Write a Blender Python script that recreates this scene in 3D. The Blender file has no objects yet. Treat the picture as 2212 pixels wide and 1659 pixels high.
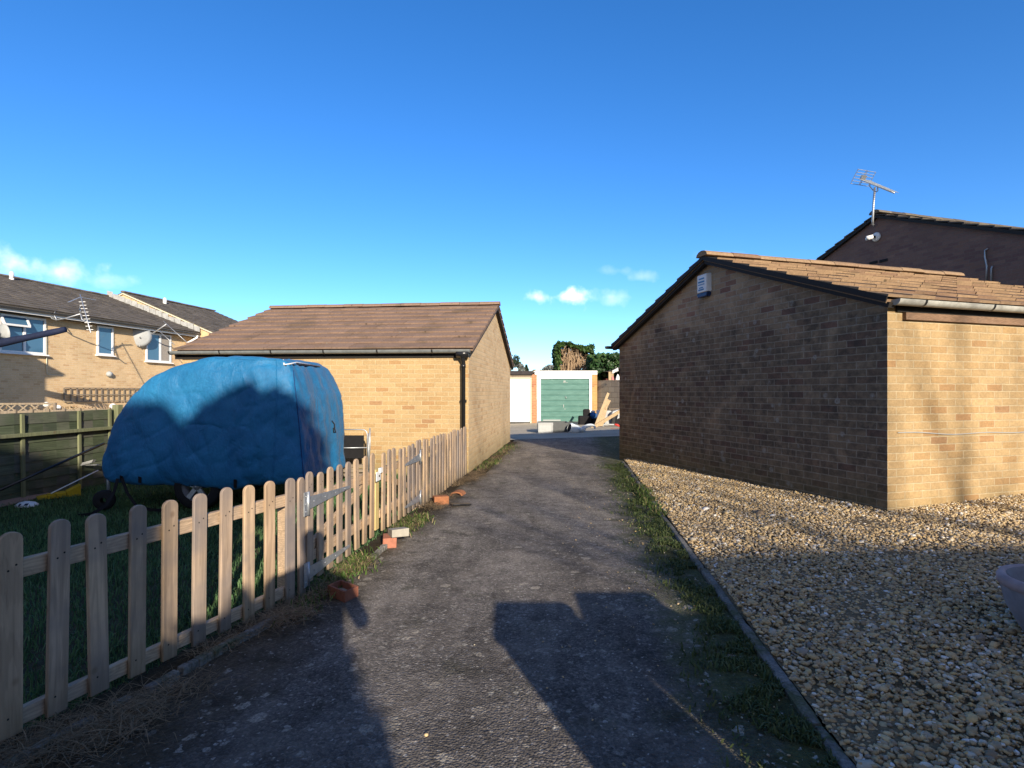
import bpy, bmesh, math, random
import numpy as np
from mathutils import Vector, Matrix, noise as mnoise
from mathutils.bvhtree import BVHTree

R = math.radians
rng = np.random.default_rng(7)
random.seed(7)
scene = bpy.context.scene
COL = scene.collection

# ------------------------------------------------------------------ camera, sky, sun, exposure
F, CX, HY, CZ = 1203.0, 1106.0, 848.0, 1.337
cam = bpy.data.cameras.new('camera')
cam.sensor_width = 36.0
cam.lens = 36.0 * F / 2212.0
cam.shift_y = (HY - 829.5) / 2212.0
cam.clip_start = 0.05
cam.clip_end = 3000
camo = bpy.data.objects.new('camera', cam)
COL.objects.link(camo)
camo.location = (0, 0, CZ)
camo.rotation_euler = (R(90), 0, 0)
scene.camera = camo

SUN_AZ, SUN_EL = 18.2, 18.0            # shadows run to the far left; the sun stands behind on the right
sx, sy = math.sin(R(SUN_AZ)), -math.cos(R(SUN_AZ))
S2 = Vector((sx, sy))                  # horizontal direction towards the sun
TANE = math.tan(R(SUN_EL))
sun = bpy.data.lights.new('sun', 'SUN')
sun.energy = 4.6
sun.angle = R(0.5)
sun.color = (1.0, 0.87, 0.70)
suno = bpy.data.objects.new('sun', sun)
COL.objects.link(suno)
d = Vector((-sx * math.cos(R(SUN_EL)), -sy * math.cos(R(SUN_EL)), -math.sin(R(SUN_EL))))
suno.rotation_euler = d.to_track_quat('-Z', 'Y').to_euler()

world = bpy.data.worlds.new('World')
scene.world = world
world.use_nodes = True
wt = world.node_tree
for n in list(wt.nodes):
    wt.nodes.remove(n)
SKY_STRENGTH = 0.15
def build_world():
    L = wt.links
    def nd(t, **k):
        n = wt.nodes.new(t)
        for a, b in k.items():
            setattr(n, a, b)
        return n
    out = nd('ShaderNodeOutputWorld')
    bg = nd('ShaderNodeBackground')
    bg.inputs['Strength'].default_value = SKY_STRENGTH
    sky = nd('ShaderNodeTexSky', sky_type='NISHITA', sun_disc=False)
    sky.sun_elevation = R(SUN_EL)
    sky.sun_rotation = math.atan2(sx, sy)
    sky.air_density = 0.75
    sky.dust_density = 0.4
    sky.ozone_density = 3.5
    hs = nd('ShaderNodeHueSaturation')
    hs.inputs['Hue'].default_value = 0.505
    hs.inputs['Saturation'].default_value = 1.22
    hs.inputs['Value'].default_value = 1.0
    L.new(sky.outputs[0], hs.inputs['Color'])
    tc = nd('ShaderNodeTexCoord')
    sp = nd('ShaderNodeSeparateXYZ')
    L.new(tc.outputs['Generated'], sp.inputs[0])
    def m(op, a, b=None, clamp=False):
        n = nd('ShaderNodeMath', operation=op)
        n.use_clamp = clamp
        for i, v in enumerate((a, b)):
            if v is None:
                continue
            if isinstance(v, (int, float)):
                n.inputs[i].default_value = v
            else:
                L.new(v, n.inputs[i])
        return n.outputs[0]
    yy = m('MAXIMUM', sp.outputs[1], 0.02)
    a = m('DIVIDE', sp.outputs[0], yy)
    b = m('DIVIDE', sp.outputs[2], yy)
    nz = nd('ShaderNodeTexNoise')
    nz.inputs['Scale'].default_value = 34
    nz.inputs['Detail'].default_value = 6
    L.new(tc.outputs['Generated'], nz.inputs['Vector'])
    nv = m('SUBTRACT', nz.outputs['Fac'], 0.5)
    total = None
    for (ca, cb, ha, hb, op) in ((.042, .171, .030, .014, .75), (.106, .170, .040, .022, 1.0), (.178, .172, .040, .018, .35),
                                 (-.93, .222, .10, .042, .7), (-.82, .222, .085, .030, .6), (-.73, .20, .06, .016, .35), (.185, .218, .03, .01, .18),
                                 (.24, .21, .03, .012, .22), (.375, .245, .04, .012, .18)):
        da = m('DIVIDE', m('SUBTRACT', a, ca), ha)
        db = m('DIVIDE', m('SUBTRACT', b, cb), hb)
        r2 = m('ADD', m('MULTIPLY', da, da), m('MULTIPLY', db, db))
        f = m('SUBTRACT', 1.0, m('POWER', r2, .6))
        f = m('ADD', m('MULTIPLY', f, .75), m('MULTIPLY', nv, 2.6), True)
        near = m('SUBTRACT', 1.8, m('MULTIPLY', r2, 0.6), True)
        f = m('MULTIPLY', m('MULTIPLY', m('POWER', f, 1.3), near), op)
        total = f if total is None else m('MAXIMUM', total, f)
    mx = nd('ShaderNodeMixRGB')
    L.new(total, mx.inputs[0])
    L.new(hs.outputs[0], mx.inputs[1])
    mx.inputs[2].default_value = (5.6, 6.2, 6.7, 1)
    nb = nd('ShaderNodeTexNoise')
    nb.inputs['Scale'].default_value = 2.2
    nb.inputs['Detail'].default_value = 5
    L.new(tc.outputs['Generated'], nb.inputs['Vector'])
    back = m('MULTIPLY', m('SUBTRACT', -.12, sp.outputs[1]), 2.2, True)
    fill_veil = m('MULTIPLY', m('MULTIPLY', m('SUBTRACT', nb.outputs['Fac'], .30), 3.0, True), m('MULTIPLY', back, .85))  # unseen warm cloud added behind the camera to neutralise the blue shade
    mb_ = nd('ShaderNodeMixRGB')
    L.new(fill_veil, mb_.inputs[0])
    L.new(mx.outputs[0], mb_.inputs[1])
    mb_.inputs[2].default_value = (1.9, 1.6, 1.35, 1)
    L.new(mb_.outputs[0], bg.inputs['Color'])
    L.new(bg.outputs[0], out.inputs[0])
build_world()
vs = scene.view_settings
vs.view_transform = 'Standard'
vs.look = 'None'
vs.gamma = 1
vs.exposure = 0.8
vs.use_curve_mapping = False
scene.cycles.max_bounces = 6
scene.cycles.diffuse_bounces = 3

# ------------------------------------------------------------------ helpers
def P(x, y, Y):                        # point at depth Y that shows at photo coordinates (x, y) of the 2212 px wide photo
    return Vector(((x - CX) / F * Y, Y, CZ + (HY - y) / F * Y))
def gz(X, Y):                          # the plot falls gently from right to left
    xp = X + .714 - .11 * (Y - 9.14)
    return .035 * max(-1.0, min(6.0, xp))
def G(x, y, up=0.0):                   # ground point seen at (x, y)
    Y = 5.0
    for _ in range(30):
        X = (x - CX) / F * Y
        Y = F * (CZ - gz(X, Y) - up) / (y - HY)
    X = (x - CX) / F * Y
    return Vector((X, Y, gz(X, Y) + up))

def link(o, parent=None):
    COL.objects.link(o)
    if parent is not None:
        o.parent = parent
    return o
def wpos(o):
    v = Vector((0, 0, 0))
    while o is not None:
        v += o.location
        o = o.parent
    return v

class MB:
    def __init__(s):
        s.v, s.f, s.uv, s.mi, s.sm = [], [], [], [], []
        s.cur = 0
        s.smooth = False
    def face(s, pts, uv=None):
        i = len(s.v)
        s.v.extend(Vector(p) for p in pts)
        s.f.append(tuple(range(i, i + len(pts))))
        s.uv.append(uv)
        s.mi.append(s.cur)
        s.sm.append(s.smooth)
    def mesh(s, vs, fs):
        i = len(s.v)
        s.v.extend(Vector(p) for p in vs)
        for f in fs:
            s.f.append(tuple(i + k for k in f))
            s.uv.append(None)
            s.mi.append(s.cur)
            s.sm.append(s.smooth)
    def box(s, c, ax, ay, az):         # centre, half-axis vectors
        c, ax, ay, az = Vector(c), Vector(ax), Vector(ay), Vector(az)
        vs = [c + ax * i + ay * j + az * k for k in (-1, 1) for j in (-1, 1) for i in (-1, 1)]
        s.mesh(vs, [(0, 2, 3, 1), (4, 5, 7, 6), (0, 1, 5, 4), (2, 6, 7, 3), (0, 4, 6, 2), (1, 3, 7, 5)])
    def bar(s, a, b, w, h, up=(0, 0, 1)):   # straight bar of section w x h from a to b
        a, b, up = Vector(a), Vector(b), Vector(up)
        d = b - a
        dn = d.normalized()
        side = dn.cross(up)
        if side.length < 1e-4:
            side = dn.cross(Vector((1, 0, 0)))
        side.normalize()
        u2 = side.cross(dn).normalized()
        s.box((a + b) / 2, d / 2, side * w / 2, u2 * h / 2)
    def tube(s, pts, r, n=8, cap=True):
        pts = [Vector(p) for p in pts]
        rs = r if isinstance(r, (list, tuple)) else [r] * len(pts)
        vs, fs = [], []
        prev = None
        for i, p in enumerate(pts):
            t = (pts[min(i + 1, len(pts) - 1)] - pts[max(i - 1, 0)])
            t.normalize()
            if prev is None:
                a = t.orthogonal().normalized()
            else:
                a = (prev - t * prev.dot(t))
                a = a.normalized() if a.length > 1e-5 else t.orthogonal().normalized()
            prev = a
            b = t.cross(a)
            for k in range(n):
                an = 2 * math.pi * k / n
                vs.append(p + (a * math.cos(an) + b * math.sin(an)) * rs[i])
        for i in range(len(pts) - 1):
            for k in range(n):
                k2 = (k + 1) % n
                fs.append((i * n + k, i * n + k2, (i + 1) * n + k2, (i + 1) * n + k))
        if cap:
            fs.append(tuple(range(n - 1, -1, -1)))
            fs.append(tuple((len(pts) - 1) * n + k for k in range(n)))
        sm = s.smooth
        s.smooth = n > 5
        s.mesh(vs, fs)
        s.smooth = sm
    def prism(s, poly, off):           # planar polygon pushed along vector off
        poly = [Vector(p) for p in poly]
        off = Vector(off)
        n = len(poly)
        vs = poly + [p + off for p in poly]
        fs = [tuple(range(n - 1, -1, -1)), tuple(range(n, 2 * n))]
        fs += [(i, (i + 1) % n, n + (i + 1) % n, n + i) for i in range(n)]
        s.mesh(vs, fs)
    def lathe(s, c, prof, n=24, axis=None):   # profile [(r, h)] turned about an axis through c
        c = Vector(c)
        ax = Vector(axis).normalized() if axis else Vector((0, 0, 1))
        a = ax.orthogonal().normalized()
        b = ax.cross(a)
        vs, fs = [], []
        for (r, h) in prof:
            for k in range(n):
                an = 2 * math.pi * k / n
                vs.append(c + ax * h + (a * math.cos(an) + b * math.sin(an)) * r)
        for i in range(len(prof) - 1):
            for k in range(n):
                k2 = (k + 1) % n
                fs.append((i * n + k, i * n + k2, (i + 1) * n + k2, (i + 1) * n + k))
        sm = s.smooth
        s.smooth = True
        s.mesh(vs, fs)
        s.smooth = sm
    def build(s, name, mats, parent=None, bevel=0.0, segs=2):
        me = bpy.data.meshes.new(name)
        off = wpos(parent) if parent is not None else Vector((0, 0, 0))
        me.from_pydata([tuple(v - off) for v in s.v], [], s.f)
        if any(u is not None for u in s.uv):
            uvl = me.uv_layers.new(name='UVMap')
            k = 0
            for f, u in zip(s.f, s.uv):
                for j in range(len(f)):
                    uvl.data[k].uv = u[j] if u is not None else (0, 0)
                    k += 1
        if not isinstance(mats, (list, tuple)):
            mats = [mats]
        for m in mats:
            me.materials.append(m)
        me.polygons.foreach_set('material_index', s.mi)
        me.polygons.foreach_set('use_smooth', s.sm)
        me.update()
        o = bpy.data.objects.new(name, me)
        link(o, parent)
        if bevel > 0:
            md = o.modifiers.new('bevel', 'BEVEL')
            md.width = bevel
            md.segments = segs
            md.limit_method = 'ANGLE'
            md.angle_limit = R(35)
        return o

def fastmesh(name, verts, tris=None, quads=None, mat=None, smooth=False, parent=None):
    me = bpy.data.meshes.new(name)
    nt = 0 if tris is None else len(tris)
    nq = 0 if quads is None else len(quads)
    me.vertices.add(len(verts))
    me.vertices.foreach_set('co', np.asarray(verts, dtype=np.float32).ravel())
    idx, st = [], []
    if nt:
        idx.append(np.asarray(tris, dtype=np.int32).ravel())
        st.append(np.arange(nt, dtype=np.int32) * 3)
    if nq:
        idx.append(np.asarray(quads, dtype=np.int32).ravel())
        st.append(nt * 3 + np.arange(nq, dtype=np.int32) * 4)
    idx = np.concatenate(idx)
    me.loops.add(len(idx))
    me.loops.foreach_set('vertex_index', idx)
    me.polygons.add(nt + nq)
    me.polygons.foreach_set('loop_start', np.concatenate(st))
    if smooth:
        me.polygons.foreach_set('use_smooth', np.ones(nt + nq, dtype=bool))
    me.update(calc_edges=True)
    me.validate()
    if mat:
        me.materials.append(mat)
    o = bpy.data.objects.new(name, me)
    link(o, parent)
    return o

def tag(o, label=None, cat=None, group=None, kind=None):
    if label: o['label'] = label
    if cat: o['category'] = cat
    if group: o['group'] = group
    if kind: o['kind'] = kind
    return o
def thing(name, label, cat, loc=(0, 0, 0), group=None):
    o = bpy.data.objects.new(name, None)
    o.empty_display_size = .1
    link(o)
    o.location = loc
    return tag(o, label, cat, group)
def copy_tree(o, parent=None):
    c = o.copy()
    link(c, parent)
    for ch in list(o.children):
        copy_tree(ch, c)
    return c

# ------------------------------------------------------------------ materials
class NT:
    def __init__(s, name):
        s.m = bpy.data.materials.new(name)
        s.m.use_nodes = True
        s.t = s.m.node_tree
        s.b = s.t.nodes['Principled BSDF']
        s.b.inputs['Specular IOR Level'].default_value = .3
        s.out = s.t.nodes['Material Output']
    def n(s, typ, ins=None, **props):
        nd = s.t.nodes.new(typ)
        for k, v in props.items():
            setattr(nd, k, v)
        for k, v in (ins or {}).items():
            s.put(nd.inputs[k], v)
        return nd
    def put(s, sock, v):
        if hasattr(v, 'is_output'):
            s.t.links.new(v, sock)
        else:
            if isinstance(v, tuple) and len(v) == 3 and sock.type == 'RGBA':
                v = v + (1,)
            sock.default_value = v
    def math(s, op, a, b=None, clamp=False):
        nd = s.n('ShaderNodeMath', operation=op)
        nd.use_clamp = clamp
        s.put(nd.inputs[0], a)
        if b is not None:
            s.put(nd.inputs[1], b)
        return nd.outputs[0]
    def mix(s, fac, a, b, mode='MIX'):
        nd = s.n('ShaderNodeMixRGB', blend_type=mode)
        s.put(nd.inputs[0], fac)
        s.put(nd.inputs[1], a)
        s.put(nd.inputs[2], b)
        return nd.outputs[0]
    def ramp(s, fac, stops, interp='LINEAR'):
        nd = s.n('ShaderNodeValToRGB')
        cr = nd.color_ramp
        cr.interpolation = interp
        while len(cr.elements) < len(stops):
            cr.elements.new(.5)
        for e, (p, c) in zip(cr.elements, stops):
            e.position = p
            e.color = (c, c, c, 1) if isinstance(c, (int, float)) else tuple(c) + (1,)
        s.put(nd.inputs[0], fac)
        return nd.outputs[0]
    def noise(s, scale, detail=4, rough=.55, vec=None, dist=0.0):
        nd = s.n('ShaderNodeTexNoise', {'Scale': scale, 'Detail': detail, 'Roughness': rough, 'Distortion': dist})
        if vec is not None:
            s.put(nd.inputs['Vector'], vec)
        return nd.outputs['Fac']
    def voro(s, scale, vec=None, feature='F1', out='Distance', rand=1.0):
        nd = s.n('ShaderNodeTexVoronoi', {'Scale': scale, 'Randomness': rand}, feature=feature)
        if vec is not None:
            s.put(nd.inputs['Vector'], vec)
        return nd.outputs[out]
    def coord(s, which='Object'):
        return s.n('ShaderNodeTexCoord').outputs[which]
    def pos(s):
        return s.n('ShaderNodeNewGeometry').outputs['Position']
    def island(s):
        return s.n('ShaderNodeNewGeometry').outputs['Random Per Island']
    def scaled(s, vec, sc):
        nd = s.n('ShaderNodeMapping')
        s.put(nd.inputs['Vector'], vec)
        nd.inputs['Scale'].default_value = sc
        return nd.outputs[0]
    def sep(s, vec):
        nd = s.n('ShaderNodeSeparateXYZ')
        s.put(nd.inputs[0], vec)
        return nd.outputs
    def map(s, v, a, b, c=0.0, d=1.0, smooth=False):
        nd = s.n('ShaderNodeMapRange', {0: v, 1: a, 2: b, 3: c, 4: d})
        if smooth:
            nd.interpolation_type = 'SMOOTHSTEP'
        return nd.outputs[0]
    def bump(s, h, strength=.4, dist=.01, normal=None):
        nd = s.n('ShaderNodeBump', {'Strength': strength, 'Distance': dist, 'Height': h})
        if normal is not None:
            s.put(nd.inputs['Normal'], normal)
        return nd.outputs[0]
    def done(s, color=None, rough=.8, normal=None, metal=0.0, spec=None):
        if color is not None: s.put(s.b.inputs['Base Color'], color)
        s.put(s.b.inputs['Roughness'], rough)
        s.b.inputs['Metallic'].default_value = metal
        if spec is not None: s.b.inputs['Specular IOR Level'].default_value = spec
        if normal is not None: s.put(s.b.inputs['Normal'], normal)
        return s.m

def plain(name, col, rough=.6, metal=0.0, var=.15, scale=12, bump=.1, spec=.3):
    t = NT(name)
    co = t.coord()
    nz = t.noise(scale, 5, .6, co)
    c = t.mix(1.0, col, t.ramp(nz, [(.25, 1 - var), (.75, 1 + var * .4)]), 'MULTIPLY')
    fine = t.noise(scale * 9, 3, .6, co)
    return t.done(c, rough, t.bump(fine, bump, .004), metal, spec)

def brick(name, stops, mortar, bw=.225, bh=.075, jt=.010, dark=0.0, dark_lo=.35, dark_hi=.7, lichen=0.0, moss_z=None, blk=False, algae=(.035, .037, .03)):
    t = NT(name)
    uv = t.coord('UV')
    n1 = t.n('ShaderNodeTexNoise', {'Scale': 14, 'Detail': 3})
    t.put(n1.inputs['Vector'], uv)
    warp = t.n('ShaderNodeVectorMath', {0: n1.outputs['Color'], 1: (.5, .5, .5)}, operation='SUBTRACT').outputs[0]
    warp = t.n('ShaderNodeVectorMath', {0: warp, 3: .012}, operation='SCALE').outputs[0]
    uvw = t.n('ShaderNodeVectorMath', {0: uv, 1: warp}, operation='ADD').outputs[0]
    u, v, _ = t.sep(uvw)
    vr = t.math('DIVIDE', v, bh)
    row = t.math('FLOOR', vr)
    odd = t.math('MODULO', t.math('ADD', row, 100.0), 2.0)
    cu = t.math('ADD', t.math('DIVIDE', u, bw), t.math('MULTIPLY', odd, .5))
    colm = t.math('FLOOR', cu)
    fu = t.math('MULTIPLY', t.math('FRACT', cu), bw)
    fv = t.math('MULTIPLY', t.math('FRACT', vr), bh)
    du = t.math('MINIMUM', fu, t.math('SUBTRACT', bw, fu))
    dv = t.math('MINIMUM', fv, t.math('SUBTRACT', bh, fv))
    edge = t.math('MINIMUM', du, dv)
    mask = t.map(edge, jt * .32, jt * .75, 0, 1, True)
    cv = t.n('ShaderNodeCombineXYZ', {0: colm, 1: row, 2: 0.37})
    wn = t.n('ShaderNodeTexWhiteNoise', {'Vector': cv.outputs[0]}, noise_dimensions='3D')
    base = t.ramp(wn.outputs['Value'], stops)
    grain = t.noise(38, 5, .65, uv)
    base = t.mix(1.0, base, t.ramp(grain, [(.3, .80), (.7, 1.10)]), 'MULTIPLY')
    mort = t.mix(1.0, mortar, t.ramp(t.noise(20, 4, .6, uv), [(.3, .75), (.7, 1.1)]), 'MULTIPLY')
    c = t.mix(mask, mort, base)
    big = t.noise(1.3, 6, .62, uv, .4)
    c = t.mix(1.0, c, t.ramp(big, [(.3, .88), (.7, 1.06)]), 'MULTIPLY')
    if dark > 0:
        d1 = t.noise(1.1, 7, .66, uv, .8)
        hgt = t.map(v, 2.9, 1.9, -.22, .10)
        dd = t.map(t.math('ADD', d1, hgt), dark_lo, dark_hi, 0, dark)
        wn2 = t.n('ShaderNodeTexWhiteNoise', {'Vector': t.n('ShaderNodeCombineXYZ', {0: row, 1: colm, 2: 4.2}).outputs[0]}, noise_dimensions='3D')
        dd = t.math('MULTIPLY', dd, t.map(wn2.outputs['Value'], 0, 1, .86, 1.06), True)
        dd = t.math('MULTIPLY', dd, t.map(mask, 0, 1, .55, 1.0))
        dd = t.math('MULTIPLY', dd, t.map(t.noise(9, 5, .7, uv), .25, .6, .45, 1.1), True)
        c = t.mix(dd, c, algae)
    if lichen > 0:
        vd = t.voro(6.0, uvw)
        sp = t.math('MULTIPLY', t.map(vd, .14, .26, 1, 0, True), t.map(t.noise(3.0, 4, .6, uv), .46, .56, 0, lichen))
        sp = t.math('MULTIPLY', sp, t.map(t.noise(60, 3, .6, uv), .35, .6, .2, 1))
        c = t.mix(sp, c, (.30, .29, .26))
    if moss_z is not None:
        mz = t.map(t.math('ADD', v, t.math('MULTIPLY', t.noise(5, 4, .6, uv), .3)), moss_z[0], moss_z[1], moss_z[2], 0)
        c = t.mix(mz, c, (.085, .09, .03))
    h = t.math('ADD', t.math('MULTIPLY', mask, .8), t.math('MULTIPLY', grain, .45))
    return t.done(c, .92, t.bump(h, .55, .008), spec=.15)

BUFF = [(0, (.425, .295, .150)), (.3, (.455, .322, .166)), (.6, (.475, .338, .177)), (.82, (.43, .295, .146)), (.93, (.41, .27, .13)), (.98, (.40, .24, .115)), (1, (.35, .21, .11))]
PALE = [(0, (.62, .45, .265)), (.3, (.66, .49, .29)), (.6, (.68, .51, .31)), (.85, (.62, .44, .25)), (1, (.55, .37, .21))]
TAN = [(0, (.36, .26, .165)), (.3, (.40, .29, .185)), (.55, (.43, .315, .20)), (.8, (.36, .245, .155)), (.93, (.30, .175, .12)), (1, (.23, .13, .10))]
M = {}
M['brick_buff'] = brick('buff_brick', BUFF, (.53, .43, .26), moss_z=(.05, .55, .55))
M['brick_side'] = brick('buff_brick_weathered', BUFF, (.50, .40, .25), moss_z=(.1, .6, .35), dark=.5, dark_lo=.48, dark_hi=.80)
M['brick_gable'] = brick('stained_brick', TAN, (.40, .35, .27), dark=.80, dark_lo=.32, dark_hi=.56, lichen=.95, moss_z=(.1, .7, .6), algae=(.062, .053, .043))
M['brick_gable_lit'] = brick('lit_buff_brick', PALE, (.62, .50, .33), moss_z=(.05, .7, .5))  # buff brick made paler for the left gable, sunlight put into its colour
M['brick_house'] = brick('house_brick', [(p, (c[0] * 1.02, c[1] * 1.0, c[2] * .95)) for p, c in PALE], (.68, .54, .37))
M['brick_brown'] = brick('brown_brick', [(0, (.22, .13, .10)), (.4, (.22, .135, .11)), (.7, (.17, .10, .09)), (1, (.25, .155, .12))], (.19, .15, .125), dark=.5, dark_lo=.4, dark_hi=.8)
M['brick_red'] = brick('orange_brick', [(0, (.42, .19, .09)), (.5, (.50, .24, .12)), (1, (.34, .13, .07))], (.45, .36, .26))
M['brick_pier'] = brick('ochre_brick', [(0, (.46, .27, .10)), (.5, (.52, .31, .12)), (1, (.36, .19, .08))], (.48, .36, .2))
M['block'] = brick('concrete_block', [(0, (.46, .37, .27)), (.5, (.52, .42, .31)), (1, (.42, .33, .24))], (.27, .215, .165), bw=.45, bh=.225, jt=.016)

def tiles(name, stops, moss=.5, spots=.4):
    t = NT(name)
    pos = t.pos()
    base = t.ramp(t.island(), stops)
    g = t.noise(30, 5, .65, pos)
    c = t.mix(1.0, base, t.ramp(g, [(.3, .78), (.7, 1.12)]), 'MULTIPLY')
    big = t.noise(1.6, 5, .6, pos, .5)
    c = t.mix(t.map(big, .52, .75, 0, moss), c, (.045, .042, .025))
    vd = t.voro(11, pos)
    sp = t.math('MULTIPLY', t.map(vd, .12, .2, 1, 0), t.map(t.noise(4.5, 3, .6, pos), .55, .62, 0, spots))
    c = t.mix(sp, c, (.33, .31, .26))
    vd2 = t.voro(7, t.scaled(pos, (1, 1.3, 1)))
    sp2 = t.math('MULTIPLY', t.map(vd2, .10, .2, 1, 0), t.map(t.noise(3.1, 3, .6, pos), .54, .60, 0, .7))
    c = t.mix(sp2, c, (.035, .03, .02))
    return t.done(c, .93, t.bump(g, .4, .006), spec=.15)
M['tile_brown'] = tiles('brown_roof_tile', [(0, (.235, .160, .118)), (.5, (.262, .180, .134)), (1, (.215, .148, .112))])
M['tile_gold'] = tiles('ochre_roof_tile', [(0, (.25, .17, .105)), (.5, (.31, .215, .13)), (1, (.21, .135, .09))], .45, .3)
M['tile_grey'] = tiles('grey_roof_tile', [(0, (.135, .118, .10)), (.5, (.165, .145, .122)), (1, (.11, .097, .085))], .55, .3)
M['tile_dark'] = tiles('dark_roof_tile', [(0, (.10, .085, .07)), (.5, (.16, .14, .11)), (1, (.07, .06, .055))], .5, .6)

def wood(name, stops, grey=.4, along=(0, 0, 1), scale=1.0, rand='island', dirty=None):
    t = NT(name)
    co = t.coord()
    rv = t.island() if rand == 'island' else t.n('ShaderNodeObjectInfo').outputs['Random']
    shift = t.n('ShaderNodeVectorMath', {0: (13.1, 7.3, 5.7), 3: rv}, operation='SCALE').outputs[0]
    v = t.n('ShaderNodeVectorMath', {0: co, 1: shift}, operation='ADD').outputs[0]
    k = 26 * scale
    sc = tuple(k * (.06 if a else 1) for a in along)
    grain = t.noise(1.0, 6, .6, t.scaled(v, sc), 1.5)
    wave = t.n('ShaderNodeTexWave', {'Scale': 1.6, 'Distortion': 7, 'Detail': 3, 'Detail Scale': 1.2}, wave_type='RINGS')
    t.put(wave.inputs['Vector'], t.scaled(v, tuple(k * (.045 if a else .55) for a in along)))
    c = t.ramp(rv, stops)
    c = t.mix(1.0, c, t.ramp(grain, [(.3, .68), (.65, 1.12)]), 'MULTIPLY')
    c = t.mix(.4, c, t.mix(1.0, c, t.ramp(wave.outputs['Fac'], [(.35, .62), (.6, 1.05)]), 'MULTIPLY'))
    gr = t.map(t.math('ADD', t.noise(2.5, 4, .6, v), t.math('MULTIPLY', rv, .25)), .55, .85, 0, grey)
    c = t.mix(gr, c, (.20, .175, .165))
    knot = t.map(t.voro(5.5, t.scaled(v, (1, 1, .8))), .05, .12, .55, 0, True)
    c = t.mix(knot, c, (.16, .10, .055))
    if dirty:
        z = t.sep(t.pos())[2]
        c = t.mix(t.map(t.math('ADD', z, t.math('MULTIPLY', t.noise(9, 4, .6, v), .15)), .02, dirty, .6, 0), c, (.10, .075, .035))
    return t.done(c, .82, t.bump(grain, .35, .004), spec=.2)
FENCE = [(0, (.44, .315, .205)), (.3, (.50, .365, .24)), (.6, (.37, .28, .21)), (.85, (.52, .38, .25)), (1, (.31, .255, .215))]
M['picket'] = wood('weathered_picket', FENCE, .95, rand='object', dirty=.34)
M['rail'] = wood('weathered_rail', FENCE, .5, along=(0, 1, 0))
M['yellow_wood'] = wood('fresh_pine', [(0, (.62, .47, .20)), (1, (.66, .50, .22))], .0)
M['plank'] = wood('cut_plank', [(0, (.50, .37, .22)), (1, (.43, .31, .18))], .25)
M['ply'] = wood('old_plywood', [(0, (.30, .20, .15)), (1, (.34, .24, .18))], .4, along=(1, 0, 0), scale=.5)
M['green_wood'] = wood('green_stained_wood', [(0, (.065, .085, .05)), (.5, (.10, .125, .075)), (1, (.05, .065, .045))], .35, along=(0, 1, 0), scale=.6)
M['green_batten'] = wood('algae_batten', [(0, (.20, .22, .12)), (1, (.17, .18, .10))], .3)
M['grey_wood'] = wood('grey_wood', [(0, (.30, .25, .18)), (1, (.25, .20, .14))], .5)
M['brown_board'] = wood('brown_board', [(0, (.24, .15, .095)), (1, (.20, .13, .085))], .3, along=(1, 0, 0))

M['white_pvc'] = plain('white_pvc', (.80, .80, .78), .35, var=.06)
M['white_paint'] = plain('white_paint', (.82, .82, .79), .5, var=.08, scale=3)
M['cream_paint'] = plain('cream_paint', (.62, .58, .44), .6, var=.12)
M['black_pvc'] = plain('black_pvc', (.016, .017, .019), .28, var=.3, bump=.05, spec=.5)
M['gutter_pale'] = plain('weathered_gutter', (.42, .42, .38), .5, var=.45, scale=9, bump=.1)
M['gutter_grey'] = plain('sheen_gutter', (.20, .22, .225), .35, var=.3, bump=.05, spec=.5)  # black gutter greyed: the sun's sheen put into the colour
M['grey_pvc'] = plain('grey_pvc', (.05, .055, .06), .3, var=.3, bump=.05, spec=.5)
M['galv'] = plain('galvanised_steel', (.52, .55, .58), .48, .75, var=.28, scale=25, bump=.15)
M['steel'] = plain('dull_steel', (.42, .44, .46), .45, .7, var=.2)
M['grey_plastic'] = plain('grey_plastic', (.40, .42, .42), .5, var=.12)
M['dark_plastic'] = plain('dark_grey_plastic', (.075, .082, .085), .5, var=.25)
M['black_cloth'] = plain('black_cloth', (.012, .012, .014), .9, var=.3)
M['blue_bag'] = plain('blue_plastic', (.02, .13, .42), .4, var=.3)
M['white_bag'] = plain('white_plastic', (.68, .74, .76), .4, var=.12)
M['yellow'] = plain('yellow_plastic', (.60, .40, .02), .5, var=.22)
M['red'] = plain('red_plastic', (.55, .04, .03), .4)
M['navy'] = plain('navy_canvas', (.012, .02, .055), .75, var=.4)
M['lead'] = plain('lead_flashing', (.42, .43, .42), .6, .1, var=.35, scale=7)
M['dish'] = plain('grey_dish', (.40, .42, .43), .5, var=.1)
M['rubber'] = plain('tyre_rubber', (.014, .014, .015), .85)
M['alloy'] = plain('alloy_wheel', (.40, .41, .43), .35, .6)
M['terracotta'] = plain('terracotta', (.36, .15, .07), .9, var=.3, scale=18, bump=.4)
M['red_brick'] = plain('red_clay_brick', (.42, .17, .11), .92, var=.3, scale=25, bump=.5)
M['stone_grey'] = plain('grey_concrete', (.36, .34, .29), .92, var=.15, scale=30, bump=.4)
M['dark_brick'] = plain('dark_clay', (.26, .10, .06), .9, var=.35, scale=20, bump=.4)
M['bowl'] = plain('weathered_bowl', (.26, .26, .285), .8, var=.4, scale=8, bump=.3)
M['bowl_rim'] = plain('terracotta_rim', (.40, .31, .30), .85, var=.4, scale=9)
M['soil'] = plain('dark_soil', (.035, .026, .018), .98, var=.5, scale=20, bump=.8)
M['soffit'] = plain('dark_soffit', (.02, .018, .016), .7)
M['bark'] = plain('grey_bark', (.13, .105, .085), .95, var=.35, scale=14, bump=.6)
M['twig'] = plain('twig', (.15, .115, .09), .95, var=.3)
M['dead_branch'] = plain('dead_branch', (.46, .33, .21), .95, var=.35, scale=9, bump=.5)
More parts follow.
